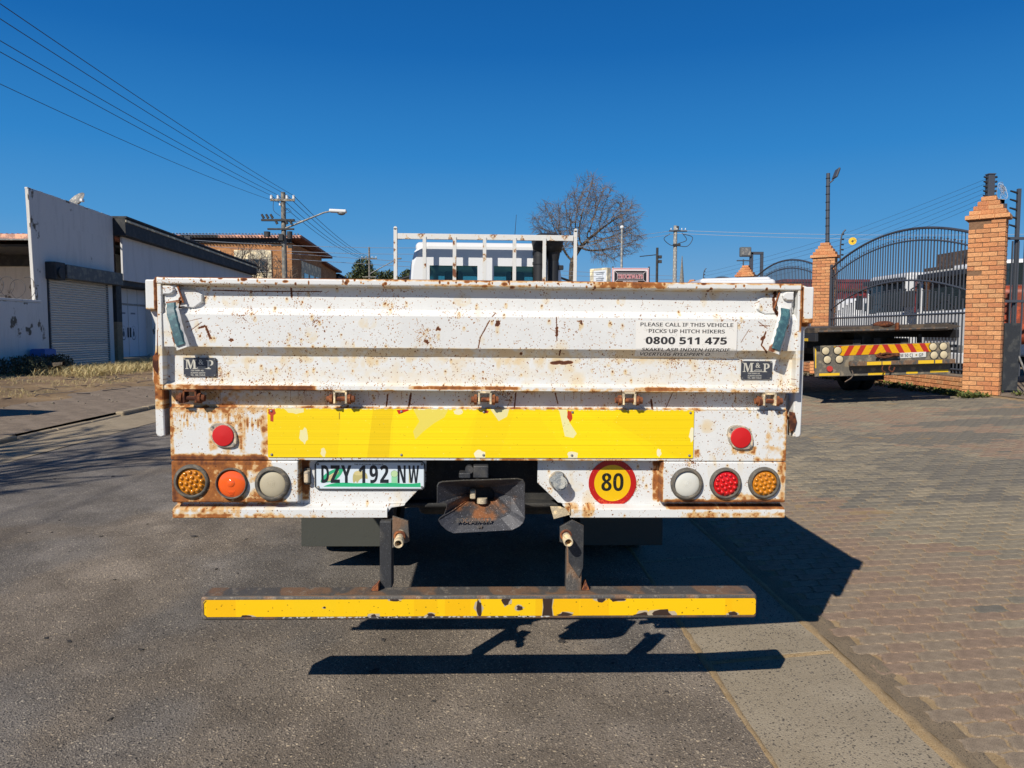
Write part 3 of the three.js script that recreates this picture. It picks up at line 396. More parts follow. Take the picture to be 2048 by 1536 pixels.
  for (const x of [-0.765, -0.39, -0.015, 0.36, 0.735]) tmesh('upright', [span(x - 0.022, x + 0.022, 1.9, 2.69, -6.583, -6.577, 0.002), span(x - 0.022, x - 0.016, 1.9, 2.655, -6.62, -6.583, 0.001), span(x + 0.016, x + 0.022, 1.9, 2.655, -6.62, -6.583, 0.001)], M.chipped, hb);
  tmesh('bracket', span(-1.11, -1.05, 2.655, 2.72, -6.66, -6.635), M.galv, hb);
}
{ // rear cross beam, plate and lower skirts
  part('rear_beam', tailUV(profileX([[-0.03, 1.285], [-0.03, 1.2055], [-0.022, 1.2035], [-0.0025, 1.2035]], -1.205, 1.2, 4)), M.tail);
  part('rear_plate', tailUV(plate(rrect(2.395, 0.2, 0.004, -0.003, 1.102, 1), 0.006, -0.006, 0.0015)), M.tail);
  const skirt = (pts, x0, x1) => tailUV(profileX(pts, x0, x1, 1));
  const sk = [[-0.05, 1.0], [-0.05, 0.822], [-0.012, 0.812], [-0.002, 0.806], [-0.002, 0.776], [-0.012, 0.7715], [-0.03, 0.7715]];
  const cut = (side) => { // skirt with the corner cut away beside the coupling
    const A = side < 0 ? [[-1.2, 1.002], [-0.226, 1.002], [-0.228, 0.907], [-0.31, 0.82], [-1.2, 0.82]] : [[1.198, 1.002], [0.215, 1.002], [0.215, 0.905], [0.298, 0.825], [0.32, 0.82], [1.198, 0.82]];
    const g = [tailUV(plate(side < 0 ? A : A.slice().reverse(), 0.006, -0.056, 0.001))];
    const x0 = side < 0 ? -1.2 : 0.345, x1 = side < 0 ? -0.375 : 1.198; g.push(skirt([[-0.05, 0.8205], [-0.012, 0.812], [-0.002, 0.806], [-0.002, 0.776], [-0.012, 0.7715], [-0.05, 0.7715]], Math.min(x0, x1), Math.max(x0, x1)));
    const e = side < 0 ? [[-0.375, 0.812], [-0.31, 0.82], [-0.375, 0.806], [-0.415, 0.7715], [-0.375, 0.7715]] : null;
    g.push(side < 0 ? tailUV(plate([[-0.377, 0.8195], [-0.31, 0.8195], [-0.36, 0.81], [-0.377, 0.79]], 0.03, -0.05, 0.002)) : tailUV(plate([[0.345, 0.8195], [0.345, 0.785], [0.315, 0.8195]], 0.03, -0.05, 0.002))); return g;
  };
  part('skirt', cut(-1), M.tail); part('skirt', cut(1), M.tail);
  // lamp boxes
  const wob = (x0, x1, s) => { const g = span(x0, x1, 0.836, 0.999, -0.05, 0.004, 0.007); return tailUV(g); };
  part('lamp_box', wob(-1.2, -0.715, 1), M.tail); part('lamp_box', wob(0.7, 1.198, 2), M.tail);
  // round lamps
  const lens = (c, o = {}) => new THREE.MeshPhysicalMaterial({ color: c, roughness: 0.22, clearcoat: 1, clearcoatRoughness: 0.08, ...o });
  const amber = lens(hex(0.56, 0.2, 0.008), { roughness: 0.3, clearcoat: 0.5 }), red = lens(hex(0.6, 0.006, 0.008), { roughness: 0.3, clearcoat: 0.5 }), orange = lens(hex(0.86, 0.115, 0.012), { roughness: 0.12 }), clear = lens(hex(0.66, 0.65, 0.58)), cream = std({ color: hex(0.44, 0.385, 0.27), roughness: 0.6 });
  const lamp = (x, y, kind, mat, R, rl, hangs = 0) => {
    const t = new THREE.Group(); t.name = 'tail_lamp'; truck.add(t); t.position.set(x, y, 0.004); t.rotation.set(hangs * 0.3, hangs, 0);
    const prof = [[rl * 0.98, 0.004], [rl * 1.0, 0.013], [rl * 1.06, 0.017], [R * 0.95, 0.012], [R, 0.004], [R, -0.01]].map(([a, b]) => V2(a, b));
    mesh('bezel', uvm(new THREE.LatheGeometry(prof, 40).rotateX(Math.PI / 2)), M.bezel, t);
    const dome = uvm(new THREE.LatheGeometry([[0, 0.014], [rl * 0.5, 0.0125], [rl * 0.85, 0.009], [rl, 0.003]].map(([a, b]) => V2(a, b)), 36).rotateX(Math.PI / 2));
    const l = mesh('lens', dome, mat, t);
    if (kind === 'led') { const g = []; for (const [n, rr, o] of [[1, 0, 0], [6, rl * 0.36, 0.3], [12, rl * 0.72, 0.1]]) for (let k = 0; k < n; k++) { const a = k / n * 6.283 + o; g.push(move(new THREE.SphereGeometry(rl * 0.155, 10, 7), rr * Math.cos(a), rr * Math.sin(a), 0.0125 - rr * rr * 1.6)); } mesh('lens_beads', g, mat, t).userData.kind = 'stuff'; }
    if (kind === 'ring') { const g = []; for (let k = 1; k < 9; k++) g.push(move(new THREE.TorusGeometry(rl * k / 9.2, 0.0007, 4, 40), 0, 0, 0.0138 - k * k * 0.00011)); mesh('lens_rings', g, mat, t).userData.kind = 'stuff'; }
    if (kind === 'bulb') { mesh('bulb', [move(new THREE.SphereGeometry(rl * 0.3, 20, 12, 0, 6.3, 0, 1.5).rotateX(Math.PI / 2).scale(1, 1, 0.4), 0, 0.002, 0.011)], orange, t); const g = []; for (let k = 0; k < 4; k++) g.push(span(-rl * 0.3 + k * 0.003, rl * 0.3 - k * 0.003, -rl * 0.5 - k * 0.005, -rl * 0.5 - k * 0.005 + 0.0018, 0.0115, 0.0128, 0.0004)); mesh('lens_ribs', g, orange, t).userData.kind = 'stuff'; }
    return t;
  };
  lamp(-1.121, 0.919, 'led', amber, 0.067, 0.053, 0.08); lamp(-0.969, 0.912, 'bulb', orange, 0.061, 0.0545); lamp(-0.814, 0.9105, 'ring', cream, 0.068, 0.052, -0.03);
  lamp(0.800, 0.912, 'ring', clear, 0.0645, 0.051); lamp(0.954, 0.914, 'led', red, 0.0635, 0.051); lamp(1.108, 0.916, 'led', amber, 0.064, 0.051);
  // round red reflectors on their lozenge mounts
  for (const [x, y, a] of [[-0.996, 1.098, -0.7], [1.008, 1.0965, -0.7]]) {
    const t = new THREE.Group(); t.name = 'reflector'; truck.add(t); t.position.set(x, y, 0.0); t.rotation.z = a;
    const o = []; for (let k = 0; k < 40; k++) { const q = k / 40 * 6.2832, c = Math.cos(q), s = Math.sin(q), R = 0.047 + 0.013 * Math.pow(Math.abs(c), 8); o.push([R * c, R * s]); }
    mesh('mount', plate(o, 0.010, 0.0, 0.003), M.greyPlastic, t); mesh('lens', uvm(new THREE.LatheGeometry([[0, 0.021], [0.038, 0.019], [0.0405, 0.016], [0.0405, 0.01]].map(([p, q]) => V2(p, q)), 36).rotateX(Math.PI / 2)), std({ color: hex(0.56, 0.004, 0.006), roughness: 0.65 }), t);
    for (const s of [-1, 1]) mesh('screw', cyl(0.0045, 0.0045, 0.004, s * 0.051, 0, 0.0135, Math.PI / 2, 0, 0, 10), M.galv, t);
  }
}
{ // yellow reflective board with peeling patches
  const w = 2048, h = 240, t = canvasTex(w, h, (c) => {
    const r = rng(61); c.fillStyle = '#fbdc00'; c.fillRect(0, 0, w, h);
    const quad = (col, ...p) => { c.fillStyle = col; c.beginPath(); p.forEach(([x, y], k) => k ? c.lineTo(x, y) : c.moveTo(x, y)); c.fill(); };
    quad('#f6d400', [0, 0], [350, 0], [330, h], [0, h]); quad('#efcb00', [500, 0], [598, 0], [585, 80], [575, h], [470, h]); quad('#fde000', [600, 0], [1000, 0], [900, h], [590, h]); quad('#f8d800', [1000, 0], [1180, 0], [1100, h], [960, h]); quad('#f6d500', [1700, 0], [2048, 0], [2048, h], [1980, h], [1650, 60]); quad('#fee000', [1300, 40], [1500, 0], [1900, h], [1450, h]);
    for (let k = 0; k < 46; k++) { const y = r() * h; c.fillStyle = `rgba(170,135,0,${0.05 + r() * 0.10})`; c.fillRect(0, y, w, 1.5 + r() * 3); }
    c.strokeStyle = 'rgba(160,125,0,0.30)'; c.lineWidth = 0.8; for (let y = -4; y < h; y += 5.5) { c.beginPath(); for (let x = 0; x < w; x += 5) c.lineTo(x, y + ((x / 5) % 2) * 2.6); c.stroke(); }
    const blob = (col, x, y, rx, ry, n = 13, j = 0.5) => { c.fillStyle = col; c.beginPath(); for (let k = 0; k < n; k++) { const a = k / n * 6.283, q = 1 - j / 2 + r() * j; c.lineTo(x + Math.cos(a) * rx * q, y + Math.sin(a) * ry * q); } c.fill(); };
    blob('#e6dda0', 172, 134, 20, 36); blob('#e8dca2', 262, 214, 12, 22); quad('#e4d25a', [690, 0], [860, 0], [840, 40], [790, 70], [740, 110], [700, 150], [690, 110], [720, 60]); blob('#e9dfae', 905, 12, 22, 14); quad('#e2d89a', [1060, 0], [1150, 0], [1140, 36], [1100, 58]); quad('#e6df9e', [1390, 0], [1428, 0], [1440, 60], [1478, 118], [1462, 140], [1420, 132]); blob('#ede5c0', 1010, 226, 24, 26); blob('#e9e0b8', 1460, 226, 26, 22); blob('#ece4bc', 1880, 214, 12, 20); blob('#ece4bc', 2040, 120, 14, 40); blob('#e6da9a', 130, 10, 40, 16);
    blob('#b6452a', 22, 18, 20, 16); quad('#b6452a', [14, 20], [30, 22], [28, 66], [14, 62]); quad('#c02a12', [612, 6], [670, 0], [668, 8], [622, 26]); blob('#c03a14', 1442, 30, 14, 26); blob('#b24a2a', 1038, 12, 12, 8);
    for (let k = 0; k < 240; k++) { c.fillStyle = r() < 0.5 ? 'rgba(250,240,170,0.7)' : 'rgba(120,95,10,0.5)'; c.fillRect(r() * w, r() * h, 1 + r() * 3, 1 + r() * 3); }
    c.fillStyle = 'rgba(235,225,190,0.9)'; for (let x = 0; x < w; x += 7) if (r() < 0.35) c.fillRect(x, 0, 4 + r() * 10, 1.5 + r() * 3); c.fillStyle = '#8a7320'; c.fillRect(338, 18, 4, 34);
  });
  const b = part('marker_board', rectUV(plate(rrect(1.653, 0.19, 0.003, -0.0035, 1.108, 1), 0.004, 0.001, 0.001), -0.83, 0.823, 1.013, 1.203), std({ map: t, roughness: 0.42 }));
  for (const x of [-0.815, -0.318, 0.0, 0.345, 0.808]) for (const y of [1.193, 1.024]) tmesh('rivet', uvm(move(new THREE.SphereGeometry(0.0055, 10, 6, 0, 6.3, 0, 1.57), x, y, 0.005, Math.PI / 2)), M.galv, b);
}
{ // number plate
  const w = 1024, h = 270, t = canvasTex(w, h, (c) => {
    c.fillStyle = '#d3dde4'; c.fillRect(0, 0, w, h); c.lineWidth = 5; c.strokeStyle = '#4b5055'; c.beginPath(); c.roundRect(5, 5, w - 10, h - 10, 22); c.stroke();
    c.fillStyle = '#2fae78'; c.beginPath(); c.moveTo(70, 245); c.quadraticCurveTo(150, 200, 300, 205); c.quadraticCurveTo(380, 216, 470, 206); c.quadraticCurveTo(600, 222, 720, 203); c.quadraticCurveTo(860, 226, 985, 205); c.lineTo(990, 248); c.fill();
    c.fillStyle = '#35a878'; c.beginPath(); c.moveTo(45, 200); c.quadraticCurveTo(60, 110, 200, 66); c.quadraticCurveTo(235, 60, 262, 74); c.quadraticCurveTo(240, 150, 170, 190); c.quadraticCurveTo(110, 212, 45, 200); c.fill(); c.fillStyle = '#d9c99a'; c.beginPath(); c.moveTo(80, 190); c.quadraticCurveTo(120, 120, 220, 90); c.quadraticCurveTo(190, 150, 130, 192); c.fill(); c.strokeStyle = '#8a7848'; c.lineWidth = 2; for (let k = 0; k < 5; k++) { c.beginPath(); c.moveTo(90 + k * 12, 190); c.quadraticCurveTo(140 + k * 10, 130, 212 + k * 4, 92 + k * 5); c.stroke(); }
    c.fillStyle = '#b8ad74'; c.beginPath(); c.moveTo(352, 205); c.quadraticCurveTo(338, 130, 370, 96); c.quadraticCurveTo(410, 78, 460, 100); c.quadraticCurveTo(492, 120, 488, 170); c.lineTo(452, 160); c.quadraticCurveTo(410, 165, 396, 206); c.lineTo(384, 206); c.lineTo(378, 186); c.lineTo(366, 206); c.fill(); c.fillStyle = '#cdbf88'; c.beginPath(); c.ellipse(400, 112, 40, 22, 0, 0, 7); c.fill();
    c.fillStyle = '#8fce9f'; c.fillRect(712, 142, 56, 66); c.fillStyle = '#b9d3a0'; c.beginPath(); c.arc(740, 118, 32, 0, 7); c.fill(); c.strokeStyle = '#6f9a70'; c.lineWidth = 3; c.stroke(); c.fillStyle = '#b9b488'; c.fillRect(876, 66, 16, 140); c.strokeStyle = '#8f8a60'; c.lineWidth = 2; for (let y = 70; y < 200; y += 12) { c.beginPath(); c.moveTo(876, y); c.lineTo(892, y + 12); c.moveTo(892, y); c.lineTo(876, y + 12); c.stroke(); }
    c.fillStyle = '#30353a'; c.font = 'bold 22px sans-serif'; c.textAlign = 'center'; c.fillText('THE PLATINUM PROVINCE', 500, 34);
    c.font = 'bold 236px sans-serif'; c.fillStyle = c.strokeStyle = '#1f242c'; c.lineWidth = 5; const put = (s, x, wd) => { c.save(); c.translate(x, 206); const m = c.measureText(s).width; c.scale(wd / m, 1); c.textAlign = 'left'; c.fillText(s, 0, 0); c.strokeText(s, 0, 0); c.restore(); };
    put('D', 44, 88); put('Z', 138, 92); put('Y', 242, 92); put('1', 398, 92); put('9', 502, 88); put('2', 600, 90); put('N', 760, 96); put('W', 872, 100);
    c.fillStyle = '#666b70'; for (const [x, y] of [[24, 22], [1000, 22], [24, 246], [1000, 246]]) { c.beginPath(); c.arc(x, y, 9, 0, 7); c.fill(); }
  });
  const n = part('number_plate', rectUV(plate(rrect(0.427, 0.11, 0.009, -0.4465, 0.9335, 4), 0.003, -0.048, 0.001), -0.66, -0.233, 0.8785, 0.9885), std({ map: t, roughness: 0.35 }));
  tmesh('plate_frame', [tube(rrect(0.429, 0.112, 0.01, -0.4465, 0.9335, 4).map(([x, y]) => V(x, y, -0.045)), 0.0025, 6, 60, true)], M.black, n);
  for (const [x, y] of [[-0.65, 0.979], [-0.243, 0.979], [-0.65, 0.888], [-0.243, 0.888]]) tmesh('rivet', cyl(0.0045, 0.005, 0.004, x, y, -0.0425, Math.PI / 2, 0, 0, 10), M.galv, n);
  const l = part('plate_lamp', span(-0.706, -0.678, 0.897, 0.964, -0.05, -0.04, 0.004), M.bezel); tmesh('lamp_cover', uvm(move(new THREE.CylinderGeometry(0.032, 0.032, 0.021, 20, 1, false, -0.9, 1.8).scale(1, 1, 1), -0.692, 0.93, -0.058, 0, 0, Math.PI / 2).translate(0, 0, 0)), M.greyPlastic, l); tmesh('lamp_shell', span(-0.703, -0.681, 0.905, 0.955, -0.042, -0.02, 0.009), M.greyPlastic, l);
}
{ // speed disc
  const t = canvasTex(512, 512, (c) => { c.fillStyle = '#b01512'; c.fillRect(0, 0, 512, 512); c.fillStyle = '#e3b400'; c.beginPath(); c.arc(256, 256, 196, 0, 7); c.fill(); c.fillStyle = '#1d1b12'; c.font = 'bold 250px sans-serif'; c.textAlign = 'center'; c.save(); c.translate(256, 340); c.scale(0.92, 1.06); c.fillText('80', 0, 0); c.restore(); const r = rng(3); c.fillStyle = '#d8512a'; for (let k = 0; k < 60; k++) { const a = 1.0 + r() * 1.3, q = 200 + r() * 56; c.fillRect(256 + Math.cos(a) * q, 256 + Math.sin(a) * q, 4 + r() * 16, 3 + r() * 8); } c.fillStyle = 'rgba(240,225,170,0.8)'; for (let k = 0; k < 60; k++) c.fillRect(r() * 512, r() * 512, 2 + r() * 3, 2 + r() * 4); });
  part('speed_disc', rectUV(plate(circle(0.0955, 0.515, 0.904, 48), 0.002, -0.0485, 0), 0.4195, 0.6105, 0.8085, 0.9995), std({ map: t, roughness: 0.4 }));
}
{ // maker's plates on the tailgate
  const t = canvasTex(512, 288, (c) => { c.fillStyle = '#474a52'; c.fillRect(0, 0, 512, 288); const r = rng(8); for (let k = 0; k < 300; k++) { c.fillStyle = `rgba(${r() < 0.5 ? '120,115,100' : '40,42,52'},0.25)`; c.fillRect(r() * 512, r() * 288, 10 + r() * 40, 2 + r() * 6); } c.fillStyle = '#d9d4c4'; c.textAlign = 'left'; c.font = 'bold 190px serif'; c.save(); c.translate(22, 172); c.scale(1.04, 1.05); c.fillText('M', 0, 0); c.restore(); c.font = 'bold 104px serif'; c.fillText('&', 232, 104); c.font = 'bold 190px serif'; c.fillText('P', 352, 172); c.lineWidth = 5; c.strokeStyle = '#d9d4c4'; c.beginPath(); c.moveTo(215, 150); c.quadraticCurveTo(260, 118, 300, 140); c.lineTo(340, 136); c.lineTo(338, 152); c.closePath(); c.stroke(); c.fillRect(190, 160, 170, 8); c.font = 'bold 31px sans-serif'; c.fillText('129 TARRY RD', 110, 206); c.fillText('ALRODE SOUTH', 110, 242); c.fillText('TEL. 908-1145/8', 110, 277); });
  const m = std({ map: t, roughness: 0.38, metalness: 0.35 });
  for (const [x, y] of [[-1.0815, 1.3595], [1.065, 1.3615]]) { const p = part('maker_plate', rectUV(plate(rrect(0.123, 0.0715, 0.003, x, y, 1), 0.002, 0.0035, 0.0006), x - 0.0615, x + 0.0615, y - 0.03575, y + 0.03575), m); for (const a of [-1, 1]) for (const b of [-1, 1]) tmesh('rivet', cyl(0.003, 0.0032, 0.003, x + a * 0.056, y + b * 0.031, 0.0065, Math.PI / 2, 0, 0, 8), M.galv, p); }
}
{ // printed notice, its last line torn away
  const t = canvasTex(1024, 384, (c) => {
    const r = rng(12); c.fillStyle = '#e2dfd8'; c.fillRect(0, 0, 1024, 384); c.fillStyle = '#2c2b2c'; c.textAlign = 'center';
    const put = (s, y, px, wd) => { c.font = `${px > 90 ? 'bold ' : ''}${px}px sans-serif`; const m = c.measureText(s).width; c.save(); c.translate(512, y); c.scale(wd / m, 1); c.fillText(s, 0, 0); c.lineWidth = 2.2; c.strokeStyle = '#2c2b2c'; c.strokeText(s, 0, 0); c.restore(); };
    put('PLEASE CALL IF THIS VEHICLE', 56, 52, 950); put('PICKS UP HITCH HIKERS', 126, 52, 780); c.font = 'bold 100px sans-serif'; put('0800 511 475', 245, 104, 830); put('0800 511 475', 246, 104, 832); c.save(); c.transform(1, 0, -0.2, 1, 60, 0); put('SKAKEL ASB INDIEN HIERDIE', 322, 46, 900); put('VOERTUIG RYLOPERS OPLAAI', 372, 46, 900); c.restore();
    c.fillStyle = '#dcd8ce'; const tear = (x, y, a, b) => { c.beginPath(); for (let k = 0; k < 9; k++) { const q = k / 9 * 6.283, s = 0.6 + r() * 0.7; c.lineTo(x + Math.cos(q) * a * s, y + Math.sin(q) * b * s); } c.fill(); };
    for (const [x, y, a, b] of [[860, 384, 160, 46], [60, 384, 60, 14], [300, 388, 200, 14], [560, 390, 140, 16], [680, 372, 30, 12], [960, 330, 40, 18], [240, 236, 7, 5], [692, 240, 14, 6], [860, 272, 16, 6], [448, 60, 5, 6], [980, 300, 14, 30]]) tear(x, y, a, b);
    c.strokeStyle = 'rgba(120,112,100,0.7)'; c.lineWidth = 1.4; for (let k = 0; k < 46; k++) { let x = r() * 1024, y = 60 + r() * 320; c.beginPath(); c.moveTo(x, y); for (let q = 0; q < 5; q++) { x += (r() - 0.5) * 60; y += (r() - 0.5) * 50; c.lineTo(x, y); } c.stroke(); }
    c.fillStyle = '#a86a3a'; for (let k = 0; k < 70; k++) c.fillRect(r() * 1024, r() * 384, 2 + r() * 4, 2 + r() * 4);
  });
  part('notice_sticker', rectUV(profileX([[0.0395, 1.549], [0.0395, 1.4425], [0.0375, 1.4375], [0.0105, 1.412]], 0.581, 0.972, 1), 0.581, 0.972, 1.412, 1.549), std({ map: t, roughness: 0.5 }));
}
{ // trailer socket and coupling
  const s = part('trailer_socket', [cyl(0.034, 0.036, 0.02, 0.296, 0.916, -0.04, Math.PI / 2, 0, 0, 28)], M.greyPlastic);
  const capM = std({ map: tiled(gritT, 0.2), color: hex(1.15, 1.22, 1.25), roughness: 0.5 }); tmesh('cap', [cyl(0.028, 0.030, 0.05, 0.297, 0.914, -0.012, Math.PI / 2, 0.12, 0, 24), span(0.283, 0.312, 0.93, 0.952, -0.03, 0.012, 0.003), span(0.262, 0.275, 0.915, 0.932, -0.03, 0.004, 0.003), span(0.318, 0.33, 0.9, 0.916, -0.03, 0.004, 0.003)], capM, s); tmesh('cap_face', cyl(0.021, 0.021, 0.006, 0.3, 0.913, 0.015, Math.PI / 2, 0.12, 0, 12), capM, s);
  const xs = [[-0.177, 0.917], [-0.171, 0.929], [-0.157, 0.934], [-0.076, 0.939], [0.019, 0.942], [0.13, 0.946], [0.151, 0.941], [0.159, 0.927], [0.16, 0.86], [0.16, 0.797], [0.154, 0.778], [0.14, 0.764], [0.111, 0.749], [0.013, 0.744], [-0.114, 0.737], [-0.139, 0.749], [-0.16, 0.768], [-0.171, 0.787], [-0.166, 0.797], [-0.15, 0.806], [-0.142, 0.829], [-0.139, 0.846], [-0.146, 0.853], [-0.177, 0.85]];
  const inn = (x, y) => { const a = Math.atan2((y - 0.845) / 0.1, (x - 0.0) / 0.165), c = Math.cos(a), q = Math.sin(a), k = 1 / Math.max(Math.abs(c) / 0.05, Math.abs(q) / 0.03, 1e-3); return [-0.006 + c * k, 0.862 + q * k * (q < 0 ? 0.9 : 0.85)]; };
  const n = xs.length, P = [], ring = (f, z) => xs.map(([x, y]) => { const [a, b] = f(x, y); return V(a, b, typeof z === 'function' ? z(x, y) : z); });
  const lipZ = (x, y) => 0.075 + (y < 0.8 ? 0.02 : 0), A = ring((x, y) => [x, y], (x, y) => lipZ(x, y) - 0.010), B = ring((x, y) => [x * 0.985, 0.845 + (y - 0.845) * 0.975], (x, y) => lipZ(x, y)), C = ring((x, y) => { const [a, b] = inn(x, y); return [mix(x, a, 0.45), mix(y, b, 0.45)]; }, (x, y) => y < 0.8 ? 0.055 : 0.02), D = ring(inn, -0.04), E2 = ring(inn, -0.1), A2 = ring((x, y) => { const [a, b] = inn(x, y); return [mix(x, a, 0.5), mix(y, b, 0.5)]; }, (x, y) => y < 0.8 ? 0.035 : 0.0);
  const join = (a, b) => { for (let k = 0; k < n; k++) { const l = (k + 1) % n; for (const v of [a[k], a[l], b[k], a[l], b[l], b[k]]) P.push(v.x, v.y, v.z); } }; join(A2, A); join(A, B); join(B, C); join(C, D); join(D, E2);
  const g = new THREE.BufferGeometry(); g.setAttribute('position', new THREE.Float32BufferAttribute(P, 3)); g.computeVertexNormals();
  const jawT = pixTex(512, 512, (i, j) => { const u = i / 512, v = j / 512, nn = fbm(u * 8, v * 8, 5), q = vnoise(i / 1.7, j / 1.7), rust = smooth(0.2, 0.0, Math.hypot((u - 0.5) * 0.8, (v - 0.42) * 0.9) - 0.04 + (nn - 0.5) * 0.5), chip = smooth(0.86, 0.92, vnoise(i / 3.3 + 9, j / 3.3)) * 90, k = (q - 0.5) * 30; return [mix(66, 148, rust) + chip + k, mix(66, 96, rust) + chip + k, mix(70, 62, rust) + chip + k]; });
  const hitch = part('tow_coupling', rectUV(uvm(g), -0.18, 0.165, 0.735, 0.95), std({ map: jawT, roughness: 0.55, metalness: 0.3 }));
  const word = (s, size, x, y, z) => uvm(move(new TextGeometry(s, { font, size, depth: 0.004, curveSegments: 2 }), x, y, z, -0.12)); tmesh('raised_lettering', [word('ROCKINGER', 0.017, -0.103, 0.777, 0.081), word('DE', 0.011, -0.022, 0.757, 0.088)], M.rusty, hitch);
  tmesh('catch', [span(-0.052, -0.03, 0.85, 0.885, -0.03, 0.01, 0.006), cyl(0.02, 0.02, 0.02, -0.005, 0.842, -0.01, 0, 0, 0, 20)], M.khaki, hitch); tmesh('head', [span(-0.04, 0.02, 0.935, 0.985, -0.05, 0.02, 0.006), cyl(0.016, 0.016, 0.03, -0.055, 0.968, 0.0, Math.PI / 2, 0, 0, 14), span(-0.095, -0.05, 0.935, 0.956, -0.04, 0.02, 0.004)], M.blackSteel, hitch); tmesh('neck', [cyl(0.055, 0.06, 0.26, -0.006, 0.862, -0.2, Math.PI / 2, 0, 0, 20)], M.chassis, hitch);
}
{ // underneath
  part('cross_member', [span(-0.42, 0.62, 0.80, 1.01, -0.19, -0.17), span(-0.45, 0.62, 0.788, 0.81, -0.2, -0.11, 0.01)], M.chassis);
  part('bracket', [plate([[0.27, 0.80], [0.36, 0.80], [0.35, 0.768], [0.285, 0.75]], 0.012, -0.09, 0.001)], M.khaki);
  for (const s of [-1, 1]) {
    part('chassis_rail', span(s * 0.36, s * 0.43, 0.86, 1.16, -8.6, -0.2), M.chassis);
    const w = new THREE.Group(); w.name = 'wheel'; truck.add(w); w.position.set(s * 0.86, 0.47, -2.35);
    for (const o of [-0.15, 0.15]) { const prof = [[0.28, -0.11], [0.33, -0.125], [0.42, -0.12], [0.46, -0.1], [0.47, 0], [0.46, 0.1], [0.42, 0.12], [0.33, 0.125], [0.28, 0.11]].map(([a, b]) => V2(a, b)); mesh('tyre', uvm(new THREE.LatheGeometry(prof, 48).rotateZ(Math.PI / 2).translate(o, 0, 0)), M.tyre, w); mesh('rim', cyl(0.29, 0.29, 0.16, o, 0, 0, 0, 0, Math.PI / 2, 28), M.galv, w); }
    const f = part('mud_flap', span(s * 0.6, s * 1.12, 0.178, 0.86, -1.712, -1.7, 0.003), M.rubber); { const p = f.geometry.attributes.position; for (let i = 0; i < p.count; i++) p.setZ(i, p.getZ(i) + Math.sin(p.getX(i) * 9) * 0.01 + (0.86 - p.getY(i)) * 0.03); }
    part('leaf_spring', [span(s * 0.46, s * 0.53, 0.5, 0.6, -3.1, -1.6)], M.chassis);
    const fw = new THREE.Group(); fw.name = 'wheel'; truck.add(fw); fw.position.set(s * 0.98, 0.47, -7.6); mesh('tyre', uvm(new THREE.LatheGeometry([[0.28, -0.11], [0.42, -0.12], [0.46, -0.1], [0.47, 0], [0.46, 0.1], [0.42, 0.12], [0.28, 0.11]].map(([a, b]) => V2(a, b)), 40).rotateZ(Math.PI / 2)), M.tyre, fw); mesh('rim', cyl(0.29, 0.29, 0.16, 0, 0, 0, 0, 0, Math.PI / 2, 24), M.galv, fw);
  }
  part('axle', [cyl(0.075, 0.075, 1.8, 0, 0.47, -2.35, 0, 0, Math.PI / 2, 16), move(new THREE.SphereGeometry(0.2, 20, 14), 0, 0.48, -2.35)], M.chassis);
  part('drive_shaft', cyl(0.05, 0.05, 4.4, 0, 0.62, -4.7, Math.PI / 2, 0, 0, 12), M.chassis); part('fuel_tank', span(-1.1, -0.5, 0.55, 1.05, -5.6, -4.6, 0.06), M.chassis); part('spare_tray', span(-0.3, 0.36, 0.66, 0.8, -1.2, -0.5, 0.03), M.chassis); part('tool_box', span(0.55, 1.1, 0.62, 1.1, -5.4, -4.7, 0.02), M.chassis);
  for (const x of [-0.22, 0.52]) part('brake_chamber', cyl(0.075, 0.075, 0.16, x, 0.72, -0.75, 0, 0, Math.PI / 2, 18), M.blackSteel);
}
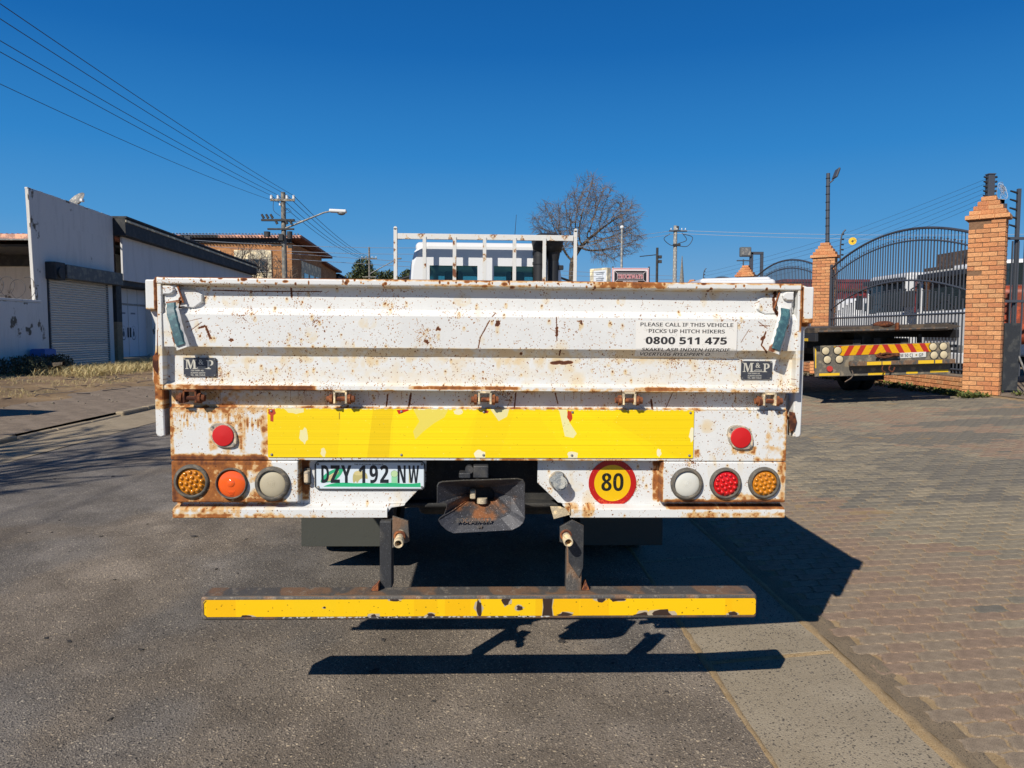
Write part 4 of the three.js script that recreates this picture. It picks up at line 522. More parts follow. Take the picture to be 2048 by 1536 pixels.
{ // underrun bar
  const bar = part('underrun_bar', box(2.11, 0.095, 0.11, -0.001, 0.4595, 0.065, 0.012), M.rusty);
  const w = 2048, h = 64, t = canvasTex(w, h, (c) => {
    const r = rng(71); c.fillStyle = '#fac800'; c.fillRect(0, 0, w, h); for (let k = 0; k < 14; k++) { c.fillStyle = `rgba(${r() < 0.5 ? '225,150,0' : '240,200,20'},0.25)`; c.fillRect(r() * w, 0, 60 + r() * 160, h); } c.strokeStyle = 'rgba(150,100,0,0.25)'; for (let y = 3; y < h; y += 4) { c.beginPath(); c.moveTo(0, y); c.lineTo(w, y); c.stroke(); }
    const chip = (x, y, a, b, col) => { c.fillStyle = col; c.beginPath(); for (let k = 0; k < 10; k++) { const q = k / 10 * 6.283, s = 0.55 + r() * 0.8; c.lineTo(x + Math.cos(q) * a * s, y + Math.sin(q) * b * s); } c.fill(); };
    for (const [x, y, a, b] of [[1008, 34, 12, 32], [1264, 32, 20, 48], [1112, 4, 16, 18], [1160, 34, 12, 9], [1460, 4, 20, 10], [1620, 62, 32, 12], [1700, 58, 40, 14], [1330, 60, 26, 9], [620, 62, 16, 10], [700, 2, 20, 5], [440, 30, 6, 4], [160, 62, 20, 8], [1960, 60, 16, 8], [830, 60, 14, 8], [1520, 3, 30, 8]]) { chip(x, y, a * 1.3, b * 1.2, '#b9aa8e'); chip(x, y, a, b, '#3a2a22'); }
    for (let k = 0; k < 90; k++) { c.fillStyle = 'rgba(80,55,10,0.7)'; c.fillRect(r() * w, r() * h, 1 + r() * 4, 1 + r() * 3); }
    c.strokeStyle = '#3a3020'; c.lineWidth = 3; c.beginPath(); c.moveTo(12, 2); c.lineTo(2, 14); c.lineTo(2, 54); c.lineTo(12, 62); c.stroke();
  });
  tmesh('reflective_tape', rectUV(plate([[-1.035, 0.494], [-1.043, 0.484], [-1.043, 0.438], [-1.035, 0.429], [1.04, 0.427], [1.047, 0.434], [1.047, 0.484], [1.042, 0.492]], 0.0012, 0.1204, 0), -1.044, 1.047, 0.427, 0.494), std({ map: t, roughness: 0.42 }), bar);
  const scuffs = [], r = rng(77); for (let k = 0; k < 60; k++) { const x = -0.75 + r() * 1.0, pts = []; for (let q = 0; q < 7; q++) { const a = q / 7 * 6.283, m = 0.5 + r(); pts.push([x + Math.cos(a) * (0.003 + r() * 0.008) * m, 0.4245 + Math.sin(a) * 0.0028 * m]); } scuffs.push(plate(pts, 0.0004, 0.1203, 0)); } stuff(tmesh('bare_metal_scuffs', scuffs, std({ color: hex(0.5, 0.47, 0.42), roughness: 0.8 }), bar));
  const L = part('underrun_post', [span(-0.4, -0.354, 0.5, 0.768, -0.045, 0.03, 0.004), span(-0.4, -0.354, 0.72, 0.95, -0.13, -0.062, 0.004)], M.blackSteel); tmesh('gusset', [plate([[-0.35, 0.79], [-0.29, 0.77], [-0.285, 0.69], [-0.352, 0.665]], 0.012, 0.02, 0.001)], M.rusty, L); tmesh('foot', [plate([[-0.43, 0.508], [-0.4, 0.508], [-0.4, 0.536]], 0.05, 0.02, 0.001)], M.rust, L);
  const Rr = part('underrun_post', [span(0.322, 0.382, 0.505, 0.72, 0.02, 0.07, 0.004)], M.rusty); tmesh('gusset', [plate([[0.294, 0.758], [0.342, 0.784], [0.386, 0.762], [0.386, 0.60], [0.37, 0.56], [0.33, 0.62], [0.327, 0.69], [0.294, 0.70]], 0.014, 0.062, 0.001)], M.blackSteel, Rr); tmesh('foot', [plate([[0.382, 0.508], [0.414, 0.508], [0.4, 0.54]], 0.05, 0.02, 0.001)], M.rust, Rr);
  for (const [x, y] of [[-0.318, 0.722], [0.318, 0.726]]) { const z = 0.03, p = part('pipe_stub', uvm(move(new THREE.LatheGeometry([[0.011, -0.02], [0.0155, -0.02], [0.0155, 0.07], [0.0185, 0.073], [0.0185, 0.105], [0.0165, 0.11], [0.0115, 0.11], [0.011, -0.02]].map(([a, b]) => V2(a, b)), 24), x, y, z, Math.PI / 2 + 0.1, 0.03)), M.khaki); tmesh('weld', uvm(move(new THREE.TorusGeometry(0.018, 0.006, 6, 18), x, y, z + 0.045)), M.rust, p); }
}
{ // cab
  const cab = part('cab', (() => { // rear of the cab with rolled roof edge, drawn out forwards
    const s = [[-1.035, 1.2], [-1.03, 2.2], [-1.005, 2.4], [-0.955, 2.58], [-0.88, 2.665], [-0.78, 2.695], [0.78, 2.695], [0.88, 2.665], [0.955, 2.58], [1.005, 2.4], [1.03, 2.2], [1.035, 1.2]];
    return plate(s, 1.7, -9.0, 0.05, [rrect(0.74, 0.5, 0.05, -0.43, 2.19), rrect(0.74, 0.5, 0.05, 0.43, 2.19)].map((h) => h.reverse()));
  })(), M.cab);
  tmesh('roof', [uvm(move(new RoundedBoxGeometry(1.9, 0.14, 1.64, 4, 0.065), 0, 2.645, -8.15))], M.cab, cab);
  tmesh('rear_panel', plate([[-0.93, 2.2], [-0.91, 2.48], [-0.86, 2.56], [-0.76, 2.585], [0.76, 2.585], [0.86, 2.56], [0.91, 2.48], [0.93, 2.2], [0.93, 1.3], [-0.93, 1.3]], 0.03, -7.31, 0.014, [rrect(0.73, 0.49, 0.05, -0.43, 2.19), rrect(0.73, 0.49, 0.05, 0.43, 2.19)].map((h) => h.reverse())), M.cab, cab);
  for (const x of [-0.43, 0.43]) { const w = tmesh('window', plate(rrect(0.76, 0.52, 0.055, x, 2.19), 0.004, -7.325, 0), M.glass, cab); }
  for (const x of [-0.43, 0.43]) { const o = rrect(0.74, 0.5, 0.05, x, 2.19); tmesh('window_seal', tube(o.map(([a, b]) => V(a, b, -7.287)), 0.009, 6, 70, true), M.black, cab); }
  for (const x of [-0.45, 0.42]) tmesh('seat', [uvm(move(new RoundedBoxGeometry(0.46, 0.7, 0.14, 3, 0.05), x, 1.85, -7.75)), uvm(move(new RoundedBoxGeometry(0.26, 0.16, 0.1, 3, 0.04), x, 2.28, -7.78))], M.black, cab);
  tmesh('seat_belt', rod(V(-0.2, 2.45, -7.6), V(0.0, 2.1, -7.62), 0.022, 0.022, 4), M.black, cab);
  tmesh('dashboard', span(-0.95, 0.95, 1.7, 1.95, -8.9, -8.6, 0.03), M.black, cab); tmesh('windscreen', span(-0.9, 0.9, 1.95, 2.6, -9.065, -9.061, 0), M.glass, cab); cab.scale.set(0.955, 0.955, 1); cab.position.set(0, 0.0675, 0.45);
  const air = part('air_intake', [cyl(0.085, 0.075, 1.0, 0.69, 2.07, -6.79, 0, 0, 0, 24), cyl(0.075, 0.085, 0.07, 0.69, 2.52, -6.79, 0, 0, 0, 24), cyl(0.092, 0.092, 0.03, 0.69, 2.39, -6.79, 0, 0, 0, 24)], M.black);
  tmesh('duct', [cyl(0.07, 0.07, 1.0, 0.865, 2.07, -6.79, 0, 0, 0, 24), cyl(0.1, 0.07, 0.16, 0.865, 2.5, -6.79, 0, 0, 0, 24)], M.black, air); tmesh('cap', [uvm(move(new THREE.LatheGeometry([[0.0, 0.12], [0.12, 0.11], [0.2, 0.07], [0.205, 0.0], [0.18, -0.12], [0, -0.12]].map(([a, b]) => V2(a, b)), 28).scale(1, 1, 0.7), 0.79, 2.655, -6.79))], M.black, air); tmesh('clamp', [span(0.6, 0.68, 2.49, 2.54, -6.82, -6.78, 0.01), span(0.92, 1.0, 2.31, 2.37, -6.82, -6.78, 0.01)], M.black, air);
  part('aerial', rod(V(0.385, 2.72, -7.35), V(0.41, 3.09, -7.35), 0.005, 0.003, 6), M.black);
  for (const s of [-1, 1]) { const m = part('mirror', [rod(V(s * 1.03, 2.38, -8.6), V(s * 1.3, 2.3, -8.7), 0.018, 0.018, 8), rod(V(s * 1.3, 2.3, -8.7), V(s * 1.32, 1.7, -8.7), 0.016, 0.016, 8)], M.black); tmesh('mirror_housing', uvm(move(new RoundedBoxGeometry(0.22, 0.42, 0.09, 3, 0.035), s * 1.27, 2.0, -8.66)), s < 0 ? M.black : M.galv, m); }
}
// ---------------------------------------------------------------- left side of the street
const sideplate = (pts, t, x, bevel = 0.004, holes = []) => uvm(plate(pts.map(([z, y]) => [-z, y]), t, 0, bevel, holes.map((h) => h.map(([z, y]) => [-z, y]))).rotateY(Math.PI / 2).translate(x, 0, 0));   // outline [z, y] on a wall that runs along the street, thickness t towards +x
{
  const w = thing('boundary_wall', 'low flaking whitewashed wall in shade, running up to the tall white facade', 'wall', [-14, 0.3, -20]);
  const m4 = (g) => g.translate(14, -0.3, 20);
  mesh('wall', m4(sideplate([[-2, 0.1], [-2, 2.42], [-21.2, 2.42], [-21.2, 0.1]], 0.22, -14.1, 0.02)), M.plasterWorn, w);
  mesh('coping', m4(span(-14.14, -13.85, 2.42, 2.5, -21.2, -2, 0.02)), M.plaster, w);
  const coil = []; for (let k = 0; k < 260; k++) { const a = k * 0.42, z = -12 - k * 0.034; coil.push(V(-14 + Math.cos(a) * 0.3, 2.84 + Math.sin(a) * 0.3 + (vnoise(k * 0.1, 2) - 0.5) * 0.2, z)); }
  const c = tag(mesh('razor_wire_coil', tube(coil, 0.008, 4, 1500), M.wire), 'loose coil of razor wire on top of the low white wall', 'razor wire');
}
{
  const b = thing('shop_facade', 'tall whitewashed facade in shade with a closed grey roller shutter', 'building', [-14, 0.33, -23.3]);
  const L = (g) => g.translate(14, -0.33, 23.3);
  mesh('wall', L(sideplate([[-21.15, 0.2], [-20.95, 5.9], [-26.2, 5.8], [-26.2, 0.2]], 0.06, -14.06, 0.01, [[[-21.8, 0.21], [-21.8, 3.35], [-25.6, 3.35], [-25.6, 0.21]]])), M.plaster, b);
  mesh('pilaster', L(sideplate([[-21.15, 0.2], [-20.95, 5.9], [-21.4, 5.9], [-21.6, 0.2]], 0.025, -14.0, 0.01)), M.plasterWorn, b);
  mesh('pilaster', L(sideplate([[-25.6, 0.2], [-25.6, 3.3], [-25.9, 3.3], [-25.9, 0.2]], 0.05, -14.0, 0.01)), M.plaster, b);
  const cop = []; for (let k = 0; k < 26; k++) { const z = mix(-20.95, -26.2, (k + 0.5) / 26); cop.push(box(0.09, 0.05 + HASH[k * 7] * 0.03, 0.21, -14.03, mix(5.9, 5.8, k / 26) + 0.02, z, 0.01)); } mesh('coping', L(bag(cop)), M.plasterWorn, b);
  const sh = new THREE.Group(); sh.name = 'roller_shutter'; b.add(sh);
  const slat = (() => { const pts = []; for (let k = 0; k <= 8; k++) { const t = k / 8; pts.push([0.045 * Math.sin(t * Math.PI), t * 0.066]); } return pts; })();
  const sg = profileX([[0, 0], ...slat.map(([d, y]) => [d, y + 0.002]), [-0.004, 0.08]], -1.9, 1.9, 1).rotateY(Math.PI / 2).rotateX(0).scale(1, 1, 1);
  for (let k = 0; k < 37; k++) { const m = mesh('slat', sg, M.shutter, sh); m.position.set(0.01, 0.02 + k * 0.08, -0.4); m.rotation.x = k < 10 ? (k - 5) * 0.0006 : 0; if (k < 11) m.rotation.z = (HASH[k * 31] - 0.5) * 0.12; }
  mesh('guide_rail', L(span(-14.02, -13.96, 0.3, 3.3, -21.86, -21.76)), M.fasciaDark, sh); mesh('guide_rail', L(span(-14.02, -13.96, 0.3, 3.3, -25.6, -25.5)), M.fasciaDark, sh);
  mesh('shutter_housing', L(span(-14.0, -13.62, 3.26, 3.72, -22.3, -26.1, 0.02)), std({ map: tiled(gritT, 1), color: hex(0.36, 0.37, 0.36), roughness: 0.6 }), b);
  mesh('winding_gear', [L(span(-14.0, -13.66, 3.2, 3.76, -22.28, -21.7, 0.03)), L(cyl(0.17, 0.17, 0.08, -13.64, 3.42, -21.95, 0, 0, Math.PI / 2, 20))], M.fasciaDark, b);
  const d = thing('satellite_dish', 'pale satellite dish behind the top edge of the white facade', 'satellite dish', [-14.4, 5.7, -24.6]);
  mesh('dish', uvm(move(new THREE.LatheGeometry([[0.0, 0], [0.15, 0.016], [0.28, 0.055], [0.36, 0.1], [0.366, 0.1], [0.28, 0.045], [0, -0.01]].map(([a, q]) => V2(a, q)), 32), 0, 0.42, 0, 0.9, -0.5)), M.galv, d); mesh('mount', [rod(V(0, -0.4, 0), V(0, 0.4, -0.05), 0.02), rod(V(0, 0.3, 0), V(0.3, 0.42, 0.3), 0.012)], M.galv, d); mesh('receiver', box(0.1, 0.1, 0.16, 0.3, 0.42, 0.3, 0.02), M.porcelain, d);
}
{
  const b = thing('roofed_shed', 'shed with a red sheet roof edge behind the low white wall', 'building', [-22, 0.35, -28]); const L = (g) => g.translate(22, -0.35, 28);
  mesh('roof', L(span(-34, -14.3, 5.02, 5.16, -36, -26.05, 0.01)), M.roofSheet, b); mesh('fascia', L(span(-34, -14.3, 4.99, 5.17, -26.05, -26.0, 0.01)), M.fasciaPink, b); mesh('gutter', L(span(-34, -14.3, 4.93, 4.985, -26.05, -25.96, 0.01)), M.galv, b);
  mesh('wall', L(span(-34, -14.3, 0.3, 5.0, -30.4, -30, 0.01)), M.plasterWorn, b); mesh('side_wall', L(span(-34.2, -34, 0.3, 5.0, -36, -26.3, 0.01)), M.plasterWorn, b); mesh('wall_top_band', L(span(-34, -14.3, 4.3, 4.98, -29.99, -29.7, 0.01)), M.fasciaDark, b);  // dark band runs across the top of the wall
  const rib = []; for (let k = 0; k < 100; k++) rib.push(box(0.05, 0.03, 10, -34 + k * 0.2, 5.175, -31, 0.008)); mesh('roof_ribs', L(bag(rib)), M.roofSheet, b).userData.kind = 'stuff';
}
{
  const b = thing('grey_trimmed_shop', 'shop front with dark grey fascia, blank white panel and recessed white doors', 'building', [-14, 0.33, -34]); const L = (g) => g.translate(14, -0.33, 34);
  mesh('fascia', L(sideplate([[-26.25, 5.16], [-26.25, 5.8], [-42.5, 5.42], [-42.5, 4.9]], 0.5, -14.05, 0.01)), M.fasciaDark, b); mesh('trim', L(sideplate([[-26.25, 5.66], [-26.25, 5.74], [-42.5, 5.36], [-42.5, 5.28]], 0.03, -13.54, 0.002)), M.cream, b); mesh('roof_edge', L(sideplate([[-26.25, 5.81], [-26.25, 5.88], [-42.5, 5.5], [-42.5, 5.43]], 0.6, -14.1, 0.004)), M.fasciaDark, b);
  mesh('sign_panel', L(sideplate([[-26.55, 3.5], [-26.55, 5.15], [-42.5, 4.89], [-42.5, 3.5]], 0.08, -13.9, 0.004)), std({ map: tiled(plasterT(31, -0.2), 6), color: hex(0.95, 0.96, 1), roughness: 0.8 }), b);
  mesh('reveal', L(span(-14.3, -14.1, 3.4, 5.2, -26.55, -26.25, 0.01)), std({ map: tiled(gritT, 1), color: hex(0.22, 0.1, 0.08), roughness: 0.9 }), b); mesh('soffit', L(span(-15.4, -13.9, 3.3, 3.5, -42.5, -26.3, 0.01)), M.fasciaDark, b); mesh('rear_wall', L(span(-15.5, -15.3, 0.3, 5.0, -42.5, -26.5)), M.plasterClean, b); mesh('roof', L(span(-20, -14.1, 4.75, 4.85, -42.5, -26.5)), M.fasciaDark, b);
  mesh('column', L(span(-14.2, -13.85, 0.3, 1.9, -26.4, -25.98, 0.01)), M.haunch, b); mesh('column', L(span(-14.2, -13.85, 1.9, 3.4, -26.4, -25.98, 0.01)), M.fasciaDark, b);
  const dt = canvasTex(256, 512, (c) => { c.fillStyle = '#c9ccd2'; c.fillRect(0, 0, 256, 512); c.strokeStyle = '#5a6070'; c.lineWidth = 9; c.beginPath(); c.arc(128, 280, 60, 0.3, 2.84); c.stroke(); c.lineWidth = 3; c.beginPath(); c.arc(128, 270, 66, 0, 7); c.stroke(); c.fillStyle = '#4a505e'; c.beginPath(); c.arc(128, 240, 12, 0, 7); c.fill(); c.beginPath(); c.ellipse(128, 282, 26, 30, 0, 0, 7); c.fill(); c.fillStyle = '#6a7080'; c.fillRect(60, 70, 130, 16); });
  const doorM = std({ map: dt, roughness: 0.6 }), pl = std({ color: hex(0.6, 0.61, 0.63), roughness: 0.6 });
  for (let k = 0; k < 8; k++) { const z = -26.7 - k * 0.86, print = k === 1 || k === 2, d = mesh('door_leaf', L(span(-14.62, -14.56, 0.5, 2.6, z - 0.82, z, 0.01)), print ? doorM : pl, b); if (print) { const g = d.geometry, p = g.attributes.position, uv = g.attributes.uv; for (let i = 0; i < p.count; i++) uv.setXY(i, (z - (p.getZ(i) - 34 + 0)) / 0.82, (p.getY(i) + 0.33 - 0.5) / 2.1); } mesh('fanlight', L(span(-14.62, -14.57, 2.68, 3.28, z - 0.82, z, 0.01)), pl, b); if (k === 1 || k === 2) mesh('handle', L(span(-14.56, -14.52, 1.3, 1.7, z - (k === 1 ? 0.78 : 0.12), z - (k === 1 ? 0.72 : 0.06), 0.01)), M.black, b); }
  mesh('threshold', L(span(-15.3, -13.9, 0.3, 0.5, -42.5, -26.4, 0.01)), M.conc, b); mesh('transom', L(span(-14.64, -14.54, 2.6, 2.68, -33.6, -26.6)), M.galv, b);
}
{ // brick office block further on
  const b = thing('brick_building', 'orange brick building with pink roof edge and cream window surrounds beyond the shops', 'building', [-16.8, 0.3, -52]); const L = (g) => g.translate(16.8, -0.3, 52);
  mesh('wall', L(span(-24, -12.6, 0.3, 7.35, -56, -47, 0.01)), M.farBrick, b); mesh('side_wall', L(sideplate([[-56, 0.3], [-56, 6.85], [-62, 6.6], [-62, 0.3]], 6, -18.7, 0.01)), M.farBrick, b); mesh('side_wall', L(sideplate([[-62, 0.3], [-62, 6.3], [-70, 6.1], [-70, 0.3]], 6, -18.5, 0.01)), M.fasciaDark, b);
  const roof = mesh('roof', L(sideplate([[-46.7, 7.62], [-46.7, 7.8], [-56.6, 7.42], [-56.6, 7.24]], 12.5, -24.4, 0.01)), M.roofSheet, b); mesh('fascia', L(span(-24.4, -19.6, 7.60, 7.78, -46.69, -46.64, 0.004)), M.fasciaPink, b); mesh('fascia', L(span(-19.6, -17.2, 7.60, 7.78, -46.69, -46.64, 0.004)), M.fasciaDark, b); mesh('fascia', L(span(-17.2, -11.9, 7.60, 7.78, -46.69, -46.64, 0.004)), M.fasciaPink, b);
  const rib = []; for (let k = 0; k < 60; k++) rib.push(box(0.08, 0.05, 0.3, -24.3 + k * 0.208, 7.82, -46.4, 0.02)); mesh('roof_ribs', L(bag(rib)), M.galv, b).userData.kind = 'stuff';
  mesh('roof', L(sideplate([[-56.0, 6.85], [-56.0, 7.0], [-62.5, 6.75], [-62.5, 6.6]], 6.6, -18.9, 0.01)), M.roofSheet, b); mesh('roof', L(sideplate([[-62.5, 6.4], [-62.5, 6.55], [-70.5, 6.3], [-70.5, 6.15]], 6.3, -18.8, 0.01)), M.fasciaDark, b);
  mesh('eave_shade_band', L(span(-24, -12.58, 7.3, 7.6, -47.02, -46.9, 0.004)), M.fasciaDark, b);  // dark strip stands in for the shade under the eave
  for (const [x0, x1, y0, y1, w0, w1, v0, v1] of [[-16.3, -13.9, 4.4, 6.85, -16.05, -14.2, 5.45, 6.25], [-19.4, -17.2, 4.4, 6.85, -19.2, -17.5, 5.45, 6.25], [-22.6, -20.2, 4.4, 6.85, -22.4, -20.5, 5.45, 6.25]]) {
    const s = mesh('window_surround', L(span(x0, x1, y0, y1, -47.02, -46.9, 0.01)), M.cream, b); mesh('window', L(span(w0, w1, v0, v1, -46.96, -46.88, 0.01)), M.darkGlass, b); const bars = [span(w0 - 0.04, w1 + 0.04, v1 - 0.03, v1 + 0.03, -46.95, -46.84), span(w0 - 0.04, w1 + 0.04, v0 - 0.03, v0 + 0.03, -46.95, -46.84)]; for (let k = 0; k < 5; k++) { const x = mix(w0, w1, k / 4); bars.push(span(x - 0.025, x + 0.025, v0, v1, -46.93, -46.85)); } mesh('window_frame', L(bag(bars)), M.galv, b);
  }
  mesh('window_surround', L(span(-12.62, -12.54, 4.2, 6.4, -55.4, -49.4, 0.01)), M.cream, b); for (const z of [-49.9, -51.6, -53.4]) mesh('window', L(span(-12.58, -12.5, 4.4, 5.6, z - 1.2, z, 0.01)), M.darkGlass, b); mesh('window_surround', L(span(-12.72, -12.66, 4.4, 5.4, -61, -57, 0.01)), M.cream, b); mesh('window_surround', L(span(-12.52, -12.46, 4.4, 5.9, -69, -63, 0.01)), M.cream, b);
  for (const z of [-58, -60, -64.5, -66.5]) mesh('window', L(span(-12.68, -12.4, 4.5, 5.2, z - 1, z, 0.01)), M.darkGlass, b);
}
// ---------------------------------------------------------------- trees
function wood(parts, sides = 5) { // tapered limbs as one geometry: [ax,ay,az,bx,by,bz,r0,r1]
  const P = new Float32Array(parts.length * sides * 18); let o = 0; const a = V(), b = V(), d = V(), u = V(), v = V();
  for (const s of parts) {
    a.set(s[0], s[1], s[2]); b.set(s[3], s[4], s[5]); d.copy(b).sub(a).normalize(); u.set(d.y > 0.9 || d.y < -0.9 ? 1 : 0, d.y > 0.9 || d.y < -0.9 ? 0 : 1, 0).cross(d).normalize(); v.copy(d).cross(u);
    const ring = (c, r, k) => { const t = k / sides * 6.2832, x = Math.cos(t) * r, y = Math.sin(t) * r; return [c.x + u.x * x + v.x * y, c.y + u.y * x + v.y * y, c.z + u.z * x + v.z * y]; };
    for (let k = 0; k < sides; k++) { const p = ring(a, s[6], k), q = ring(a, s[6], k + 1), e = ring(b, s[7], k), f = ring(b, s[7], k + 1); for (const w of [p, q, e, q, f, e]) { P[o++] = w[0]; P[o++] = w[1]; P[o++] = w[2]; } }
  }
  const g = new THREE.BufferGeometry(); g.setAttribute('position', new THREE.BufferAttribute(P, 3)); g.computeVertexNormals(); return uvm(g);
}
function bareTree(name, label, group, at, opt) {
  const r = rng(opt.seed), big = [], twigs = [], o = { levels: 6, len: 3, rad: 0.2, spread: 0.5, droop: 0, shrink: 0.76, kids: 3, up: 0.15, thin: 0.012, ...opt };
  const grow = (p, d, len, rad, lev) => {
    let q = p.clone(), dir = d.clone(); const n = lev >= 4 ? 2 : 3;
    for (let k = 0; k < n; k++) {
      dir.add(V((r() - 0.5) * 0.35, (r() - 0.5) * 0.25 + (lev < 4 ? o.up * 0.4 : -o.droop * (lev - 3)), (r() - 0.5) * 0.35)).normalize();
      const e = q.clone().addScaledVector(dir, len / n), r0 = mix(rad, rad * 0.66, k / n), r1 = mix(rad, rad * 0.66, (k + 1) / n); (lev < 3 ? big : twigs).push([q.x, q.y, q.z, e.x, e.y, e.z, Math.max(o.thin, r0), Math.max(o.thin * 0.7, r1)]); q = e;
      if (lev < o.levels && k < n - 1 && r() < 0.75) { const a = r() * 6.28, s = o.spread * (0.8 + r() * 0.7), side = V(Math.cos(a), 0.1, Math.sin(a)); grow(q, dir.clone().addScaledVector(side, s * 1.3).normalize(), len * o.shrink * (0.7 + r() * 0.4), rad * 0.5, lev + 1); }
    }
    if (lev < o.levels) { const kids = lev === 0 ? (o.forks || 3) : o.kids; for (let k = 0; k < kids; k++) { const a = (k + r() * 0.7) / kids * 6.28 + lev, s = o.spread * (0.6 + r() * 0.9), side = V(Math.cos(a), 0, Math.sin(a)); grow(q, dir.clone().addScaledVector(side, s).normalize(), len * o.shrink * (0.75 + r() * 0.4), rad * (0.58 + r() * 0.12), lev + 1); } }
  };
  const t = thing(name, label, 'tree', at, 0, group);
  for (const [d, l] of o.starts || [[V(0, 1, 0), o.len]]) grow(V(0, 0, 0), d, l, o.rad, 0);
  mesh('trunk', wood(big, 7), M.bark, t); mesh('crown', wood(twigs, 3), M.twig, t); return t;
}
// limbs grow from the stems towards points spread through the crown, so the twigs fill its outline
function crownTree(name, label, category, at, o) {
  const r = rng(o.seed), pts = [], step = o.step, nodes = [], kids = [];
  for (let k = 0; k < o.points; k++) { const [cx, cy, cz, rx, ry, rz] = o.lobes[Math.floor(r() * o.lobes.length)], a = r() * 6.283, c = r() * 2 - 1, s = Math.sqrt(1 - c * c), q = Math.pow(r(), 0.42); pts.push([cx + rx * q * s * Math.cos(a), cy + ry * q * c, cz + rz * q * s * Math.sin(a), true]); }
  const add = (x, y, z, par) => { nodes.push([x, y, z, par, 0]); kids.push(0); if (par >= 0) kids[par]++; return nodes.length - 1; };
  for (const st of o.stems) { let par = -1; for (const [x, y, z] of st) par = add(x, y, z, par); }
  const near = pts.map(() => [1e9, -1]); let from = 0;
  for (let it = 0; it < o.rounds; it++) {
    const pull = new Map(); const n0 = nodes.length;
    pts.forEach((p, i) => { if (!p[3]) return; const w = near[i]; for (let k = from; k < n0; k++) { const n = nodes[k], d = (n[0] - p[0]) ** 2 + (n[1] - p[1]) ** 2 + (n[2] - p[2]) ** 2; if (d < w[0]) { w[0] = d; w[1] = k; } } if (w[0] < (step * 1.6) ** 2) { p[3] = false; return; } const n = nodes[w[1]], d = Math.sqrt(w[0]), q = pull.get(w[1]) || [0, 0, 0]; q[0] += (p[0] - n[0]) / d; q[1] += (p[1] - n[1]) / d; q[2] += (p[2] - n[2]) / d; pull.set(w[1], q); });
    from = n0; if (!pull.size) break;
    for (const [k, q] of pull) { if (kids[k] > 3) continue; const j = 0.22, x = q[0] + (r() - 0.5) * j, y = q[1] + (r() - 0.5) * j, z = q[2] + (r() - 0.5) * j, l = Math.hypot(x, y, z) || 1, n = nodes[k]; add(n[0] + x / l * step, n[1] + y / l * step, n[2] + z / l * step, k); }
  }
  for (let k = nodes.length - 1; k >= 0; k--) { const n = nodes[k]; if (!kids[k]) n[4] = Math.max(n[4], 1); if (n[3] >= 0) nodes[n[3]][4] += n[4]; }
  const rad = (w) => o.tip * Math.pow(w, 0.47), big = [], fine = [];
  nodes.forEach((n, k) => { if (n[3] >= 0) { const m = nodes[n[3]]; (n[4] > 14 ? big : fine).push([m[0], m[1], m[2], n[0], n[1], n[2], Math.min(o.trunk, rad(m[4])), Math.min(o.trunk, rad(n[4]))]); }
    if (n[4] < 7 && n[1] > o.twigFrom) for (let q = 0; q < o.twigs; q++) { const m = n[3] >= 0 ? nodes[n[3]] : n; let d = V(n[0] - m[0], n[1] - m[1], n[2] - m[2]).normalize().add(V(r() - 0.5, r() - 0.5, r() - 0.5).multiplyScalar(1.5)), p = V(n[0], n[1], n[2]); for (let e = 0; e < 2; e++) { d.y -= o.droop * (e + 0.3); d.normalize(); const w = p.clone().addScaledVector(d, o.twigLen * (0.4 + r() * 0.6)); fine.push([p.x, p.y, p.z, w.x, w.y, w.z, o.tip * 0.75, o.tip * 0.5]); p = w; } } });
  const t = thing(name, label, category, at); mesh('trunk', wood(big, 7), M.bark, t); mesh('crown', wood(fine, 3), M.twig, t); return t;
}
crownTree('bare_tree', 'tall bare winter tree with fine drooping twigs standing beyond the truck cab', 'tree', [6.75, 0.1, -57], { seed: 4, points: 2600, step: 0.24, rounds: 90, tip: 0.0125, trunk: 0.3, twigs: 4, twigLen: 0.42, droop: 0.22, twigFrom: 6.3,
  stems: [[[0, 0, 0], [0, 2, 0], [0.05, 4, 0], [0.1, 6.2, 0], [0.15, 6.9, 0]]], lobes: [[-1.2, 10.0, 0, 2.0, 1.9, 2.2], [1.7, 12.0, 0, 1.9, 1.9, 2.2], [1.2, 10.6, 0, 2.2, 2.2, 2.6], [3.9, 10.6, 0, 1.9, 1.7, 2.2], [4.2, 9.0, 0, 1.7, 1.7, 2.0], [2.6, 8.4, 0.4, 1.6, 1.5, 2], [-0.6, 8.9, 0, 1.7, 1.2, 2]] });
crownTree('bare_shrub', 'leafless many-stemmed shrub in front of the brick building', 'shrub', [-14.3, 0.3, -43.5], { seed: 14, points: 900, step: 0.2, rounds: 60, tip: 0.016, trunk: 0.1, twigs: 3, twigLen: 0.36, droop: -0.05, twigFrom: 3.2,
  stems: [[[0, 0, 0], [0.3, 1.5, 0], [0.8, 3, 0]], [[0, 0, 0.1], [-0.2, 1.5, 0.2], [-0.5, 3, 0.3]], [[0, 0, 0.1], [-0.8, 1.4, 0], [-1.7, 2.8, 0]], [[0.1, 0, 0], [1.0, 1.4, 0.1], [1.8, 2.6, 0.2]]], lobes: [[-1.5, 4.6, 0, 1.3, 1.5, 1.2], [0, 4.9, 0, 1.4, 1.5, 1.2], [1.4, 4.5, 0, 1.3, 1.4, 1.2], [2.3, 3.8, 0, 1.0, 1.0, 1]] });
bareTree('bare_street_tree', 'bare street tree on the footpath whose branches shade the asphalt', undefined, [-10.4, 0.2, 2.0], { seed: 21, len: 2.7, rad: 0.22, spread: 0.55, levels: 5, kids: 2, shrink: 0.78, up: 0.25, thin: 0.035, forks: 4 });
